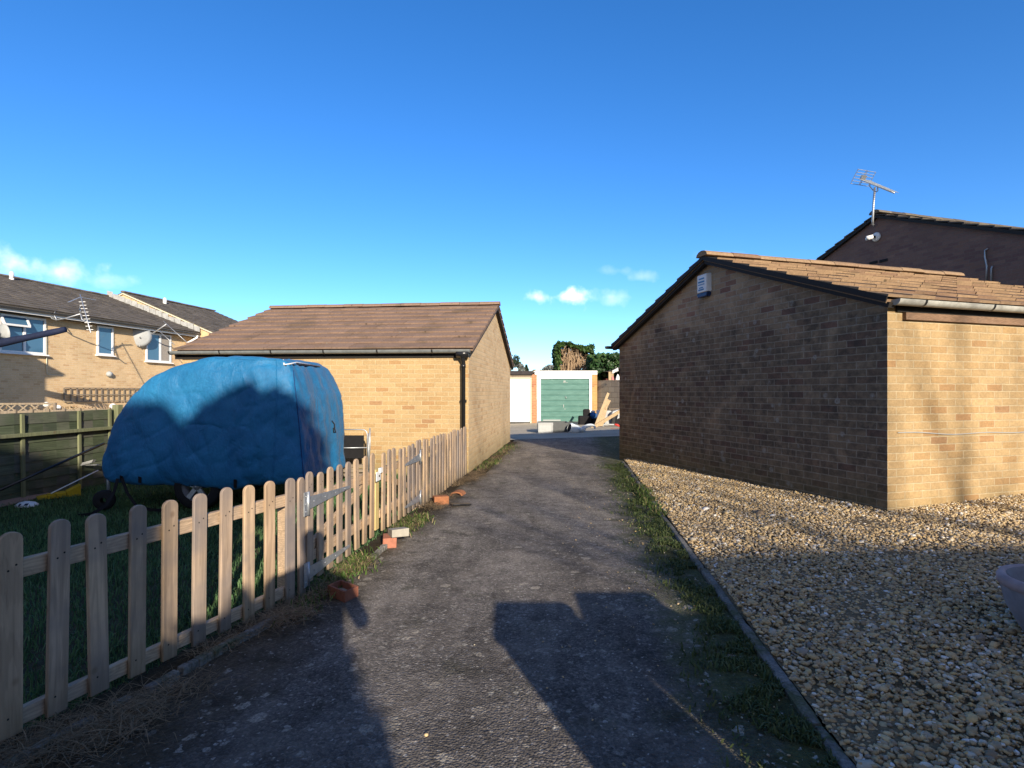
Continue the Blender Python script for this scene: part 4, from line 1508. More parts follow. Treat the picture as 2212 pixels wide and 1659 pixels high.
    mb.lathe(c + nrm(d2) * .003 + d2 * .015, [(.011, 0), (.009, .004), (0, .005)], 10, nrm(d2))
    mb.build('bolt', M['soffit'], h)
fences()

# ------------------------------------------------------------------ trailer under its blue cover
def trailer():
    Yn, Yf = 6.35, 7.95
    base = Vector((-3.55, 7.1, -.03))
    t = thing('covered_trailer', 'small rounded caravan trailer wrapped in a wrinkled blue cover on the lawn', 'trailer', base)
    # outline of the side, in X and Z at the near face
    px = [(652, 1048), (650, 1000), (645, 940), (639, 880), (633, 825), (627, 792), (618, 776), (600, 767), (560, 764), (510, 764), (460, 767), (420, 772), (385, 779), (345, 795), (315, 813), (290, 833), (265, 859), (247, 885), (230, 912),
          (217, 940), (207, 965), (200, 992), (197, 1015), (200, 1036), (218, 1048), (250, 1048), (290, 1052), (330, 1056), (380, 1060), (430, 1062), (480, 1061), (520, 1058), (560, 1054), (610, 1050)]
    ctrl = [(P(a, b, Yn).x, P(a, b, Yn).z) for a, b in px]
    # resample the closed outline evenly
    cl = ctrl + [ctrl[0]]
    seg = [math.dist(cl[i], cl[i + 1]) for i in range(len(ctrl))]
    tot = sum(seg)
    N = 190
    prof = []
    i, acc = 0, 0.0
    for k in range(N):
        s_ = tot * k / N
        while acc + seg[i] < s_:
            acc += seg[i]; i += 1
        f = (s_ - acc) / seg[i]
        prof.append((cl[i][0] + (cl[i + 1][0] - cl[i][0]) * f, cl[i][1] + (cl[i + 1][1] - cl[i][1]) * f))
    for _ in range(4):
        prof = [((prof[k - 1][0] + 2 * prof[k][0] + prof[(k + 1) % N][0]) / 4, (prof[k - 1][1] + 2 * prof[k][1] + prof[(k + 1) % N][1]) / 4) for k in range(N)]
    cx, cz = -3.45, .98
    zmin = min(p[1] for p in prof)
    def ring(sc, y):
        out = []
        for (x, z) in prof:
            out.append(Vector((cx + (x - cx) * sc, y, cz + (z - cz) * sc)))
        return out
    rings = []
    for k in range(1, 33):                     # near face, from the middle out
        f = k / 33
        rings.append(ring(f * .965, Yn + .075 * f ** 6))
    for (sc, y) in ((.972, .085), (.985, .11), (.994, .15), (1, .20)):
        rings.append(ring(sc, Yn + y))
    m = 22
    for k in range(1, m):
        rings.append(ring(1, Yn + .20 + (Yf - Yn - .4) * k / m))
    for (sc, y) in ((1, .20), (.994, .15), (.985, .11), (.965, .075)):
        rings.append(ring(sc, Yf - y))
    for k in range(8, 0, -1):
        rings.append(ring(k / 9 * .95, Yf))
    vs = []
    for r in rings:
        vs.extend(r)
    n0 = len(vs)
    vs.append(Vector((cx, Yn, cz))); vs.append(Vector((cx, Yf, cz)))
    fs = []
    for j in range(len(rings) - 1):
        for k in range(N):
            k2 = (k + 1) % N
            fs.append((j * N + k, j * N + k2, (j + 1) * N + k2, (j + 1) * N + k))
    for k in range(N):
        fs.append((n0, (k + 1) % N, k))
        fs.append((n0 + 1, (len(rings) - 1) * N + k, (len(rings) - 1) * N + (k + 1) % N))
    # slack and folds in the cloth
    me = bpy.data.meshes.new('cover')
    me.from_pydata([tuple(v - base) for v in vs], [], fs)
    me.update()
    nor = [v.normal.copy() for v in me.vertices]
    for v, nn in zip(me.vertices, nor):
        p = v.co + base
        q = Vector((p.x * 1.0, p.y * 1.0, p.z))
        low = max(0, 1 - (p.z - .33) / .8)
        f_ = min(1, max(0, (p.y - Yn) / (Yf - Yn)))
        if p.x > -3.1:
            v.co.x += f_ * (.11 if p.z < 1.3 else .11 - .16 * min(1, (p.z - 1.3) / .5)) * min(1, (p.x + 3.1) / .5)
        h = .022 * mnoise.fractal(q * 1.5, 1.0, 2.1, 3)
        rg_ = 1 - abs(mnoise.noise(Vector((p.x * 2.6 + p.z * 1.1, p.y * 2.6, p.z * .7 + 3)) * 1.35))
        h += .034 * (rg_ ** 5) * (.30 + .70 * low)
        rg2 = 1 - abs(mnoise.noise(Vector((p.x * 2.0 - p.z * 2.4, p.y * 3.1, p.z * 2.2 + 8)) * 1.9))
        h += .012 * (rg2 ** 9)
        if p.x > -2.9:                          # long diagonal creases on the rear end and corner
            rg3 = 1 - abs(mnoise.noise(Vector((p.y * 4.5 + p.z * .8, p.z * .7, 4.4))))
            h += .03 * rg3 ** 6
        v.co += nn * h
        if p.z < .42:                           # the hem hangs unevenly
            v.co.z += .040 * mnoise.noise(Vector((p.x * 2.6, p.y * 1.1, 2))) - .015
    me.polygons.foreach_set('use_smooth', [True] * len(fs))
    me.materials.append(M['cover'])
    me.update()
    cv = bpy.data.objects.new('cover', me)
    link(cv, t)
    bvh = BVHTree.FromPolygons([v.co + base for v in me.vertices], fs)
    cam_p = Vector((0, 0, CZ))
    def on(px_, py_, off=.006):
        d_ = Vector(((px_ - CX) / F, 1, (HY - py_) / F)).normalized()
        loc, no, idx, dist = bvh.ray_cast(cam_p, d_)
        if loc is None:
            return None
        return loc - d_ * off
    # vent slot with white piping high on the rear corner
    lo = [(617, 791), (628, 789), (640, 788), (652, 786), (664, 784), (674, 785), (684, 789), (692, 793)]
    hi = [(614, 788), (626, 786), (640, 783), (652, 778), (661, 774), (668, 777), (678, 781), (690, 791)]
    L_ = [on(a, b, .010) for a, b in lo]
    H_ = [on(a, b, .016) for a, b in hi]
    ok = [k for k in range(len(lo)) if L_[k] and H_[k]]
    mb = MB()
    for a, b in zip(ok[:-1], ok[1:]):
        mb.face([L_[a], L_[b], H_[b], H_[a]])
    sl = mb.build('vent_slot', M['black_cloth'], cv)
    mb = MB()
    pp = [on(612, 777, .014)] + [H_[k] for k in ok]
    pp = [p for p in pp if p]
    mb.tube(pp, .009, 6)
    e = [p for p in (on(692, 776, .012), on(693, 789, .012)) if p]
    if len(e) == 2:
        mb.tube(e, .008, 6)
    mb.build('piping', M['white_pvc'], sl)
    # seams
    for pts, m_ in (([(480, 773), (540, 777), (597, 777), (632, 776), (668, 768), (700, 777)], 'cover'), ([(597, 778), (598, 850), (594, 930), (591, 1000), (588, 1040)], 'cover'),
                    ([(633, 800), (640, 860), (647, 930), (653, 1000), (656, 1035)], 'cover_dark')):
        q = []
        for a, b in zip(pts[:-1], pts[1:]):
            for k in range(6):
                f = k / 6
                h = on(a[0] + (b[0] - a[0]) * f, a[1] + (b[1] - a[1]) * f, .002)
                if h: q.append(h)
        if len(q) > 2:
            mb = MB()
            mb.tube(q, .006, 5)
            mb.build('seam', M[m_], cv)
    q = [p for p in (on(717, 909, .012), on(722, 916, .016), on(723, 926, .018), on(725, 934, .016), on(721, 934, .014), on(720, 924, .014)) if p]
    if len(q) > 2:
        mb = MB(); mb.tube(q, .008, 6)
        mb.build('buckle', M['black_cloth'], cv)
    for (a, b0, b1) in ((302, 1030, 1056), (350, 1034, 1062), (508, 1036, 1060), (262, 1028, 1050)):
        q = [p for p in (on(a, b0, .01), on(a, (b0 + b1) / 2, .012), on(a, b1 - 6, .012)) if p]
        if len(q) > 1:
            mb = MB()
            for u, v in zip(q[:-1], q[1:]):
                mb.bar(u, v, .035, .006, (0, 1, 0))
            mb.build('strap', M['black_cloth'], cv)
    # underside: floor pan, axle, two wheels, draw bar, jockey wheel, hanging straps
    mb = MB()
    mb.box((-3.5, 7.15, .36), Vector((.95, 0, 0)), Vector((0, .68, 0)), Vector((0, 0, .06)))
    mb.bar((-3.62, 6.5, .25), (-3.62, 7.8, .25), .06, .06)
    mb.build('chassis', M['black_cloth'], t)
    for y, sg in ((6.53, -1), (7.78, 1)):
        c = Vector((-3.66, y, .245))
        mb = MB()
        mb.lathe(c, [(.17, -.075), (.255, -.075), (.275, -.05), (.275, .05), (.255, .075), (.17, .075)], 36, (0, sg, 0))
        w = mb.build('wheel', M['rubber'], t)
        mb = MB()
        mb.lathe(c, [(.175, .072), (.178, .05), (.150, .030), (.150, -.05)], 32, (0, sg, 0))
        for k in range(5):
            a = 2 * math.pi * k / 5 + .3
            e1 = Vector((math.cos(a), 0, math.sin(a)))
            mb.bar(c + Vector((0, sg * .05, 0)), c + e1 * .165 + Vector((0, sg * .055, 0)), .05, .03, (0, 1, 0))
        mb.lathe(c, [(.0, .085), (.035, .080), (.045, .06), (.045, .02)], 16, (0, sg, 0))
        mb.build('rim', M['alloy'], w)
    mb = MB()
    mb.bar((-4.45, 6.85, .33), (-5.05, 7.1, .33), .06, .06)
    mb.bar((-4.45, 7.45, .33), (-5.05, 7.2, .33), .06, .06)
    mb.build('draw_bar', M['steel'], t)
    mb = MB()
    j = G(215, 1068)
    j = Vector((-4.70, 6.42, .0))
    mb.lathe(j + Vector((0, 0, .10)), [(.03, -.035), (.10, -.035), (.115, -.015), (.115, .015), (.10, .035), (.03, .035)], 24, (.25, -1, 0))
    w = mb.build('jockey_wheel', M['rubber'], t)
    mb = MB()
    mb.tube([j + Vector((.02, .05, .10)), j + Vector((.0, .05, .5))], .02, 8)
    mb.build('leg', M['steel'], w)
    for pts in (((-4.48, 6.33, .36), (-4.50, 6.30, .22), (-4.53, 6.22, .08), (-4.62, 6.12, .0), (-4.75, 6.10, -.01)), ((-4.44, 6.34, .36), (-4.36, 6.31, .20), (-4.22, 6.26, .06), (-4.05, 6.25, .02), (-3.9, 6.27, .01))):
        mb = MB()
        pts = [Vector(p) for p in pts]
        for u, v in zip(pts[:-1], pts[1:]):
            mb.bar(u, v, .035, .006, (0, 1, .2))
        mb.build('strap', M['black_cloth'], t)
trailer()

# tube frame behind the trailer
def tube_frame():
    o = P(775, 1010, 8.75)
    o.z = .03
    t = thing('folding_frame', 'galvanised tube frame with a black panel standing against the left garage', 'frame', o)
    Y = 8.75
    q = lambda x, y, k=0: P(x, y, Y + k)
    mb = MB()
    mb.tube([q(700, 928), q(782, 928), q(788, 929), q(792, 933), q(793.5, 940), q(793.5, 1016)], .010, 8)
    mb.tube([q(700, 968), q(793, 967)], .010, 8)
    mb.build('frame', M['galv'], t)
    mb = MB()
    mb.tube([q(799, 925, -.03), q(799, 960, -.03), q(796, 1019, -.06)], .012, 8)
    mb.tube([q(795.5, 936, -.05), q(795.5, 1014, -.08)], .009, 8)
    mb.build('leg', M['galv'], t)
    mb = MB()
    mb.box(q(745, 965, .04), Vector((.30, 0, 0)), Vector((0, .008, 0)), Vector((0, 0, .18)))
    mb.build('panel', M['black_cloth'], t)
    mb = MB()
    for y in (1006, 1016, 1025):
        c = q(760, y, .02)
        mb.box(c, Vector((.27, 0, 0)), Vector((0, .05, 0)), Vector((0, 0, .022)))
    for x in (735, 765, 790):
        mb.box(q(x, 1020, .05), Vector((.03, 0, 0)), Vector((0, .05, 0)), Vector((0, 0, .10)))
    o2 = mb.build('pallet', M['grey_wood'])
    tag(o2, 'weathered slatted timber pallet under the tube frame by the left garage', 'pallet')
tube_frame()

# ------------------------------------------------------------------ garages at the end of the drive
def back_garages():
    Y = 24.4
    def X(px): return (px - CX) / F * Y
    def Z(py): return CZ + (HY - py) / F * Y
    g0 = gz(1, Y) - .02
    def door(parent, x0, x1, z0, z1, m, ribs, handle=True):
        mb = MB()
        n = ribs
        h = (z1 - z0) / n
        for i in range(n):
            a = z0 + i * h
            mb.prism([(x0, Y + .06, a + .012), (x0, Y + .045, a + .03), (x0, Y + .035, a + h - .03), (x0, Y + .06, a + h - .004)], (x1 - x0, 0, 0))
        mb.box(((x0 + x1) / 2, Y + .085, (z0 + z1) / 2), Vector(((x1 - x0) / 2, 0, 0)), Vector((0, .02, 0)), Vector((0, 0, (z1 - z0) / 2)))
        o = mb.build('door', m, parent)
        if handle:
            mb = MB()
            c = Vector(((x0 + x1) / 2, Y + .02, z0 + (z1 - z0) * .60))
            mb.tube([c + Vector((0, .02, 0)), c, c + Vector((.05, -.01, -.03)), c + Vector((.05, -.01, -.10))], .014, 7)
            mb.build('handle', M['steel'], o)
            mb = MB()
            for dx, dz, w, hh in ((-.05, .36, .012, .07), (.0, .37, .025, .05), (.02, .31, .10, .012), (-.06, -.42, .012, .13), (.0, -.55, .02, .03)):
                mb.box((c.x + dx, Y + .034, c.z + dz * 1.0 + (.30 if dz > 0 else 0)), Vector((w, 0, 0)), Vector((0, .003, 0)), Vector((0, 0, hh / 2)))
            mb.build('paint_scuff', M['lead'], o)
        return o
    def pier(parent, x0, x1, zt, m):
        mb = MB()
        for (a, b) in (((x0, Y), (x1, Y)), ((x1, Y), (x1, Y + .6)), ((x0, Y + .6), (x0, Y))):
            u = Vector((b[0] - a[0], b[1] - a[1], 0)).normalized()
            wall_face(mb, [Vector((a[0], a[1], g0 - .1)), Vector((b[0], b[1], g0 - .1)), Vector((b[0], b[1], zt)), Vector((a[0], a[1], zt))], Vector((a[0], a[1], 0)), u)
        return mb.build('pier', m, parent)
    # green door garage
    t = thing('lockup_garage', 'lock-up garage with green ribbed door and white frame at the end of the drive', 'garage', (X(1220), Y, g0))
    door(t, X(1168), X(1273), g0 + .03, Z(818.5), M['green_door'], 8)
    mb = MB()
    mb.box(((X(1160) + X(1168)) / 2, Y + .03, (g0 + Z(809)) / 2), Vector(((X(1168) - X(1160)) / 2, 0, 0)), Vector((0, .05, 0)), Vector((0, 0, (Z(809) - g0) / 2)))
    mb.box(((X(1273) + X(1278.5)) / 2, Y + .03, (g0 + Z(809)) / 2), Vector(((X(1278.5) - X(1273)) / 2, 0, 0)), Vector((0, .05, 0)), Vector((0, 0, (Z(809) - g0) / 2)))
    mb.box(((X(1160) + X(1278.5)) / 2, Y + .027, (Z(818.5) + Z(810)) / 2 + .006), Vector(((X(1278.5) - X(1160)) / 2, 0, 0)), Vector((0, .055, 0)), Vector((0, 0, (Z(810) - Z(818.5)) / 2)))
    mb.build('frame', M['white_paint'], t, .006)
    mb = MB()
    mb.box(((X(1155) + X(1290)) / 2, Y - .03, (Z(803.5) + Z(809.5)) / 2 + .03), Vector(((X(1290) - X(1155)) / 2, 0, 0)), Vector((0, .02, 0)), Vector((0, 0, .085)))
    mb.build('fascia', M['white_paint'], t, .006)
    pier(t, X(1279), X(1290), Z(809), M['brick_pier'])
    pier(t, X(1148), X(1159.5), Z(808), M['brick_red'])
    mb = MB()
    x0, x1 = X(1155), X(1291)
    n = 96
    zt = Z(804.5) + .02
    for i in range(n):
        a, b = i / n, (i + 1) / n
        f = lambda s_: zt + .028 * math.sin(s_ * 2 * math.pi * 17)
        xa, xb = x0 + (x1 - x0) * a, x0 + (x1 - x0) * b
        mb.face([(xa, Y - .08, f(a)), (xb, Y - .08, f(b)), (xb, Y + 5, f(b) + .10), (xa, Y + 5, f(a) + .10)])
        mb.face([(xa, Y - .08, f(a) - .012), (xa, Y - .08, f(a)), (xb, Y - .08, f(b)), (xb, Y - .08, f(b) - .012)][::-1])
    mb.build('roof', M['corrugated'], t)
    mb = MB()
    wall_face(mb, [Vector((X(1290) - .01, Y + .6, g0)), Vector((X(1290) - .01, Y + 5, g0)), Vector((X(1290) - .01, Y + 5, Z(808))), Vector((X(1290) - .01, Y + .6, Z(808)))], Vector((0, Y, 0)), Vector((0, 1, 0)))
    mb.build('wall', M['brick_pier'], t)
    # white door garage and one more behind the left garage
    for (xr, lab, first) in ((X(1145), 'lock-up garage with plain white door and felt roof, half hidden by the left garage', True),):
        xl = xr - 2.13
        t = thing('lockup_garage', lab, 'garage', ((xl + xr) / 2, Y, g0))
        door(t, xl, xr, g0 + .06, Z(818), M['white_paint'], 1, False)
        mb = MB()
        mb.box((xr + .03, Y + .03, (g0 + Z(816)) / 2), Vector((.03, 0, 0)), Vector((0, .04, 0)), Vector((0, 0, (Z(816) - g0) / 2)))
        mb.box(((xl + xr) / 2, Y + .03, Z(816.8)), Vector(((xr - xl) / 2, 0, 0)), Vector((0, .04, 0)), Vector((0, 0, .025)))
        mb.build('frame', M['cream_paint'], t)
        mb = MB()
        mb.box(((xl + xr) / 2, Y + .05, (Z(816) + Z(810.5)) / 2), Vector(((xr - xl) / 2 + .06, 0, 0)), Vector((0, .05, 0)), Vector((0, 0, (Z(810.5) - Z(816)) / 2)))
        mb.build('lintel', M['grey_wood'], t)
        mb = MB()
        mb.box(((xl + xr) / 2 - .05, Y + 2.4, Z(805.5)), Vector(((xr - xl) / 2 + .16, 0, 0)), Vector((0, 2.5, 0)), Vector((0, 0, .085)))
        mb.build('roof', M['felt'], t, .01)
    # block wall
    a = Vector((X(1290) + .02, Y + .1, 0)); u = Vector((.39, -.92, 0)).normalized()
    b = a + u * 5.2
    t = thing('block_wall', 'shaded concrete block wall beside the green door garage, behind the timber pile', 'wall', a)
    mb = MB()
    zt = 1.86
    nn = Vector((u.y, -u.x, 0))
    for off in (0, -.10):
        p, q = a - nn * off * -1, b - nn * off * -1
        wall_face(mb, [Vector((p.x, p.y, -.1)), Vector((q.x, q.y, -.1)), Vector((q.x, q.y, zt)), Vector((p.x, p.y, zt))], a, u)
    p, q = a - nn * .1, b - nn * .1
    mb.face([Vector((a.x, a.y, zt)), Vector((b.x, b.y, zt)), Vector((q.x, q.y, zt)), Vector((p.x, p.y, zt))])
    mb.build('blocks', M['block'], t)
back_garages()

def foliage(x, y, z, s, m, name, parent=None, up=.3, aspect=.45):
    """leaf-sized quads at the given points"""
    n = len(x)
    a = rng.normal(0, 1, (n, 3)); a[:, 2] += up
    a /= np.linalg.norm(a, axis=1)[:, None]
    b = np.cross(a, rng.normal(0, 1, (n, 3)))
    b /= np.linalg.norm(b, axis=1)[:, None]
    sz = s * rng.uniform(.6, 1.4, n)[:, None]
    c = np.stack([x, y, z], 1)
    V = np.stack([c - a * sz, c + b * sz * aspect, c + a * sz, c - b * sz * aspect], 1)
    q = np.arange(n * 4).reshape(n, 4)
    return fastmesh(name, V.reshape(-1, 3), quads=q, mat=m, parent=parent)

def hedges():
    Y = 30.0
    X = lambda px: (px - CX) / F * Y
    Z = lambda py: CZ + (HY - py) / F * Y
    # cut conifer: green shell on the left and along the top, bare brown branches inside
    t = thing('conifer_hedge', 'square clipped conifer with its bare brown branches exposed, behind the green door garage', 'hedge')
    n = 15000
    x = rng.uniform(X(1195), X(1279), n); z = rng.uniform(1.8, Z(741), n); y = rng.uniform(Y - .9, Y + .9, n)
    px = CX + x * F / Y; py = HY - (z - CZ) * F / Y
    wob = np.array([mnoise.noise(Vector((float(a) * 2.4, float(b) * 2.4, 2))) for a, b in zip(x, z)])
    topl = 741 + np.where(px > 1222, np.clip((px - 1222) * .25, 0, 10), 0) - np.where(px > 1260, (px - 1260) * .35, 0) + wob * 4
    ok = (py > topl) & (px > 1197 + np.clip(750 - py, 0, 8) * .6 - wob * 2) & (px < 1278 + wob * 4)
    hole = ((px > 1208 + (wob * 5)) & (py > topl + 8 + wob * 5 + np.clip((px - 1240) * .14, 0, 8)) & (px < 1274 + wob * 4))
    ok &= ~(hole & (y < Y + .55))
    t0 = foliage(x[ok], y[ok], z[ok], .11, M['conifer'], 'crown', t)
    mb = MB()
    rd = random.Random(5)
    for k in range(150):
        bx = rd.gauss(1232, 9)
        tx = bx + rd.uniform(-26, 40) * rd.random()
        ty = rd.uniform(750, 792)
        tx = max(1204, min(1274, tx))
        yy = Y + rd.uniform(-.75, .45)
        p0 = Vector((X(bx), Y + rd.uniform(-.1, .3), 1.7)); p2 = Vector((X(tx), yy, Z(ty)))
        p1 = p0.lerp(p2, .55) + Vector((rd.uniform(-.18, .18), rd.uniform(-.1, .1), rd.uniform(-.1, .25)))
        r0 = rd.uniform(.012, .045)
        mb.tube([p0, p0.lerp(p1, .5) + Vector((rd.uniform(-.06, .06), 0, .03)), p1, p1.lerp(p2, .6) + Vector((rd.uniform(-.08, .08), 0, rd.uniform(-.05, .1))), p2], [r0, r0 * .9, r0 * .75, r0 * .5, r0 * .25], 5)
    for k in range(330):
        p0 = Vector((X(rd.uniform(1206, 1273)), Y + rd.uniform(-.5, .3), Z(rd.uniform(750, 802))))
        d_ = Vector((rd.uniform(-1, 1), rd.uniform(-.9, .1), rd.uniform(-.5, .9))).normalized() * rd.uniform(.12, .40)
        mb.tube([p0, p0 + d_ * .5 + Vector((0, 0, .03)), p0 + d_], [.012, .009, .004], 4)
    mb.build('branches', M['dead_branch'], t)
    # laurel hedge to the right of it
    t = thing('laurel_hedge', 'glossy green laurel hedge between the clipped conifer and the right garage', 'hedge')
    Y2 = 28.0
    n = 9000
    x = rng.uniform(1.6, 1.6 + 8, n); x = (rng.uniform(1272, 1420, n) - CX) / F * Y2
    z = rng.uniform(.9, CZ + (HY - 764) / F * Y2, n); y = Y2 + rng.uniform(-.7, .7, n)
    wob = np.array([mnoise.noise(Vector((float(a) * 2, float(b) * 2, 5))) for a, b in zip(x, z)])
    ok = (z < CZ + (HY - 766 + wob * 5) / F * Y2) & (rng.random(n) < .9)
    foliage(x[ok], y[ok] + wob[ok] * .3, z[ok], .13, M['laurel'], 'crown', t, aspect=.5)
    mb = MB()
    for k in range(8):
        xx = (1285 + k * 16 - CX) / F * Y2
        mb.tube([(xx, Y2, 0), (xx + .1, Y2, 1.2), (xx + .2, Y2 + .1, 2.6)], [.05, .04, .015], 6)
    mb.build('trunk', M['bark'], t)
    # pale shrub left
    Y3 = 42.0
    t = thing('pale_shrub', 'grey leaved bushy tree above the felt roof, at the corner of the left garage', 'tree')
    n = 2600
    u = rng.normal(0, 1, (n, 3)); u /= np.linalg.norm(u, axis=1)[:, None]
    r = rng.random(n) ** .4
    cx_, cz_ = (1108 - CX) / F * Y3, CZ + (HY - 797) / F * Y3
    x = cx_ + u[:, 0] * r * .95; z = cz_ + u[:, 2] * r * 1.05; y = Y3 + u[:, 1] * r * .9
    wob = np.array([mnoise.noise(Vector((float(a) * 1.9, float(b) * 1.9, 1))) for a, b in zip(x, z)])
    ok = wob > -.15
    top = z > cz_ + .35
    foliage(x[ok & ~top], y[ok & ~top], z[ok & ~top], .10, M['pale_leaf'], 'crown', t)
    foliage(x[ok & top], y[ok & top], z[ok & top], .10, M['dark_leaf'], 'crown', t)
    mb = MB()
    mb.tube([(cx_, Y3, -.1), (cx_ + .05, Y3, 1.4), (cx_, Y3, 3.0)], [.12, .10, .04], 8)
    mb.build('trunk', M['bark'], t)
    # tiny far conifer and a rounded grey shrub
    for (pxx, pyt, pyb, w, m_, lab, nm, Yx) in ((1137, 789, 812, .55, 'dark_leaf', 'small dark pointed conifer far off above the felt roof', 'conifer_tree', 60), (1189, 789, 812, 1.1, 'pale_leaf', 'rounded grey bush far off, left of the clipped conifer', 'round_bush', 52)):
        t = thing(nm, lab, 'tree' if 'conifer' in nm else 'bush')
        n = 900
        f = rng.random(n)
        zt, zb = CZ + (HY - pyt) / F * Yx, CZ + (HY - pyb) / F * Yx
        rad = w * ((1 - f) if 'conifer' in nm else np.sqrt(np.maximum(0, 1 - f ** 2)))
        an = rng.random(n) * 6.28
        rr = rad * np.sqrt(rng.random(n))
        x0 = (pxx - CX) / F * Yx
        foliage(x0 + rr * np.cos(an), Yx + rr * np.sin(an), zb + f * (zt - zb), .13, M[m_], 'crown', t)
        mb = MB()
        mb.tube([(x0, Yx, -.2), (x0, Yx, zb + .3)], .08, 6)
        mb.build('trunk', M['bark'], t)
    # far bungalow roof
    Yh = 75.0
    Xh = lambda p: (p - CX) / F * Yh
    Zh = lambda p: CZ + (HY - p) / F * Yh
    t = thing('distant_bungalow', 'far bungalow roof showing just above the corrugated garage roof', 'house', (Xh(1175), Yh, 0))
    mb = MB()
    for (xa, xb, yt, yb) in ((1146, 1162, 798, 807), (1160, 1190, 799, 808)):
        mb.prism([(Xh(xa), Yh, Zh(yb)), (Xh(xb), Yh, Zh(yb)), (Xh(xb - 5), Yh, Zh(yt)), (Xh(xa + 6), Yh, Zh(yt))], (0, 4, 0))
    mb.build('roof', M['tile_dark'], t)
    mb = MB()
    mb.box((Xh(1165), Yh + 2.1, Zh(835)), Vector((1.4, 0, 0)), Vector((0, 1.8, 0)), Vector((0, 0, 1.75)))
    mb.build('wall', M['white_paint'], t)
    mb = MB()
    for xa, xb in ((1153, 1160), (1176, 1184), (1118, 1128)):
        mb.box(((Xh(xa) + Xh(xb)) / 2, Yh - .15, Zh(804.5)), Vector(((Xh(xb) - Xh(xa)) / 2, 0, 0)), Vector((0, .05, 0)), Vector((0, 0, .16)))
    mb.build('fascia', M['white_paint'], t)
hedges()

def bare_tree(name, label, base, height, lean=(0, 0), seed=1, levels=4, r=.12, spread=.55, twig_n=3):
    rd = random.Random(seed)
    t = thing(name, label, 'tree', base)
    tr, cr = MB(), MB()
    def grow(p, d_, L, rad, lev):
        pts = [p]
        q = p.copy()
        dd = d_.copy()
        for k in range(4):
            dd = (dd + Vector((rd.uniform(-.16, .16), rd.uniform(-.16, .16), rd.uniform(-.03, .12)))).normalized()
            q = q + dd * (L / 4)
            pts.append(q.copy())
        rs = [rad * (1 - .12 * k) for k in range(5)]
        (tr if lev < 2 else cr).tube(pts, rs, 8 if lev == 0 else (6 if lev == 1 else 4), cap=False)
        if lev >= levels:
            return
        for k in range(twig_n + (1 if lev < 2 else 0)):
            f = rd.uniform(.35, 1.0) if k else 1.0
            i = min(3, int(f * 4))
            pp = pts[i].lerp(pts[i + 1], f * 4 - i if i < 3 else min(1, f * 4 - 3))
            sp = spread * rd.uniform(.5, 1.3)
            ax = Vector((rd.uniform(-1, 1), rd.uniform(-1, 1), rd.uniform(-.2, .5))).normalized()
            nd = (dd + ax * sp).normalized()
            grow(pp, nd, L * rd.uniform(.55, .8), rs[-1] * rd.uniform(.5, .75), lev + 1)
    grow(Vector(base), Vector((lean[0], lean[1], 1)).normalized(), height * .36, r, 0)
    tr.build('trunk', M['bark'], t)
    cr.build('crown', M['twig'], t)
    return t
bare_tree('bare_tree', 'thin bare winter tree left of the clipped conifer', (3.3, 48, 0), 4.0, seed=11, r=.06, levels=4)
bare_tree('bare_tree', 'bare winter tree above the laurel hedge, beside the right garage roof', (8.6, 40, 0), 6.0, (.02, 0), seed=12, r=.09, levels=4)

def shed():
    Y = 26.5
    p = P(1333, 818, Y)
    t = thing('garden_shed', 'dark timber shed with a pale barge board, above the block wall', 'shed', (p.x, Y, 0))
    mb = MB()
    a, b = P(1309, 818, Y), P(1360, 818, Y)
    mb.box(((a.x + b.x) / 2, Y + 1, .95), Vector(((b.x - a.x) / 2, 0, 0)), Vector((0, 1, 0)), Vector((0, 0, 1.05)))
    mb.build('wall', M['red_board'], t)
    mb = MB()
    mb.prism([P(1304, 803, Y - .1), P(1322, 800, Y - .1), P(1336, 793, Y - .1), P(1362, 806, Y - .1), P(1362, 808, Y - .1), P(1336, 796, Y - .1), P(1322, 802.5, Y - .1)], (0, 2.2, 0))
    mb.build('roof', M['felt'], t)
    mb = MB()
    mb.prism([P(1323, 800.5, Y - .15), P(1335, 794, Y - .15), P(1336, 801, Y - .15), P(1323, 807, Y - .15)], (0, .03, 0))
    mb.build('barge_board', M['white_paint'], t)
    mb = MB()
    mb.box(P(1320, 812, Y - .05), Vector((.12, 0, 0)), Vector((0, .03, 0)), Vector((0, 0, .2)))
    mb.build('corner_post', M['plank'], t)
    Yb = 23.2
    for (px, py, m_, w, h, lab, nm) in ((1323.5, 814.5, 'pink', .055, .10, 'small pink pot on top of the block wall', 'pot'), (1334.5, 814, 'white_paint', .10, .16, 'small white tapering pot on top of the block wall', 'cone')):
        c = P(px, py, Yb); c.z = 1.86
        mb = MB()
        mb.lathe(c, [(w, 0), (w * (.8 if nm == 'pot' else .6), h), (w * (.7 if nm == 'pot' else .2), h * 1.5), (0, h * 1.5)], 12)
        tag(mb.build('white_pot' if nm == 'cone' else nm, M[m_]), lab, 'pot')
shed()

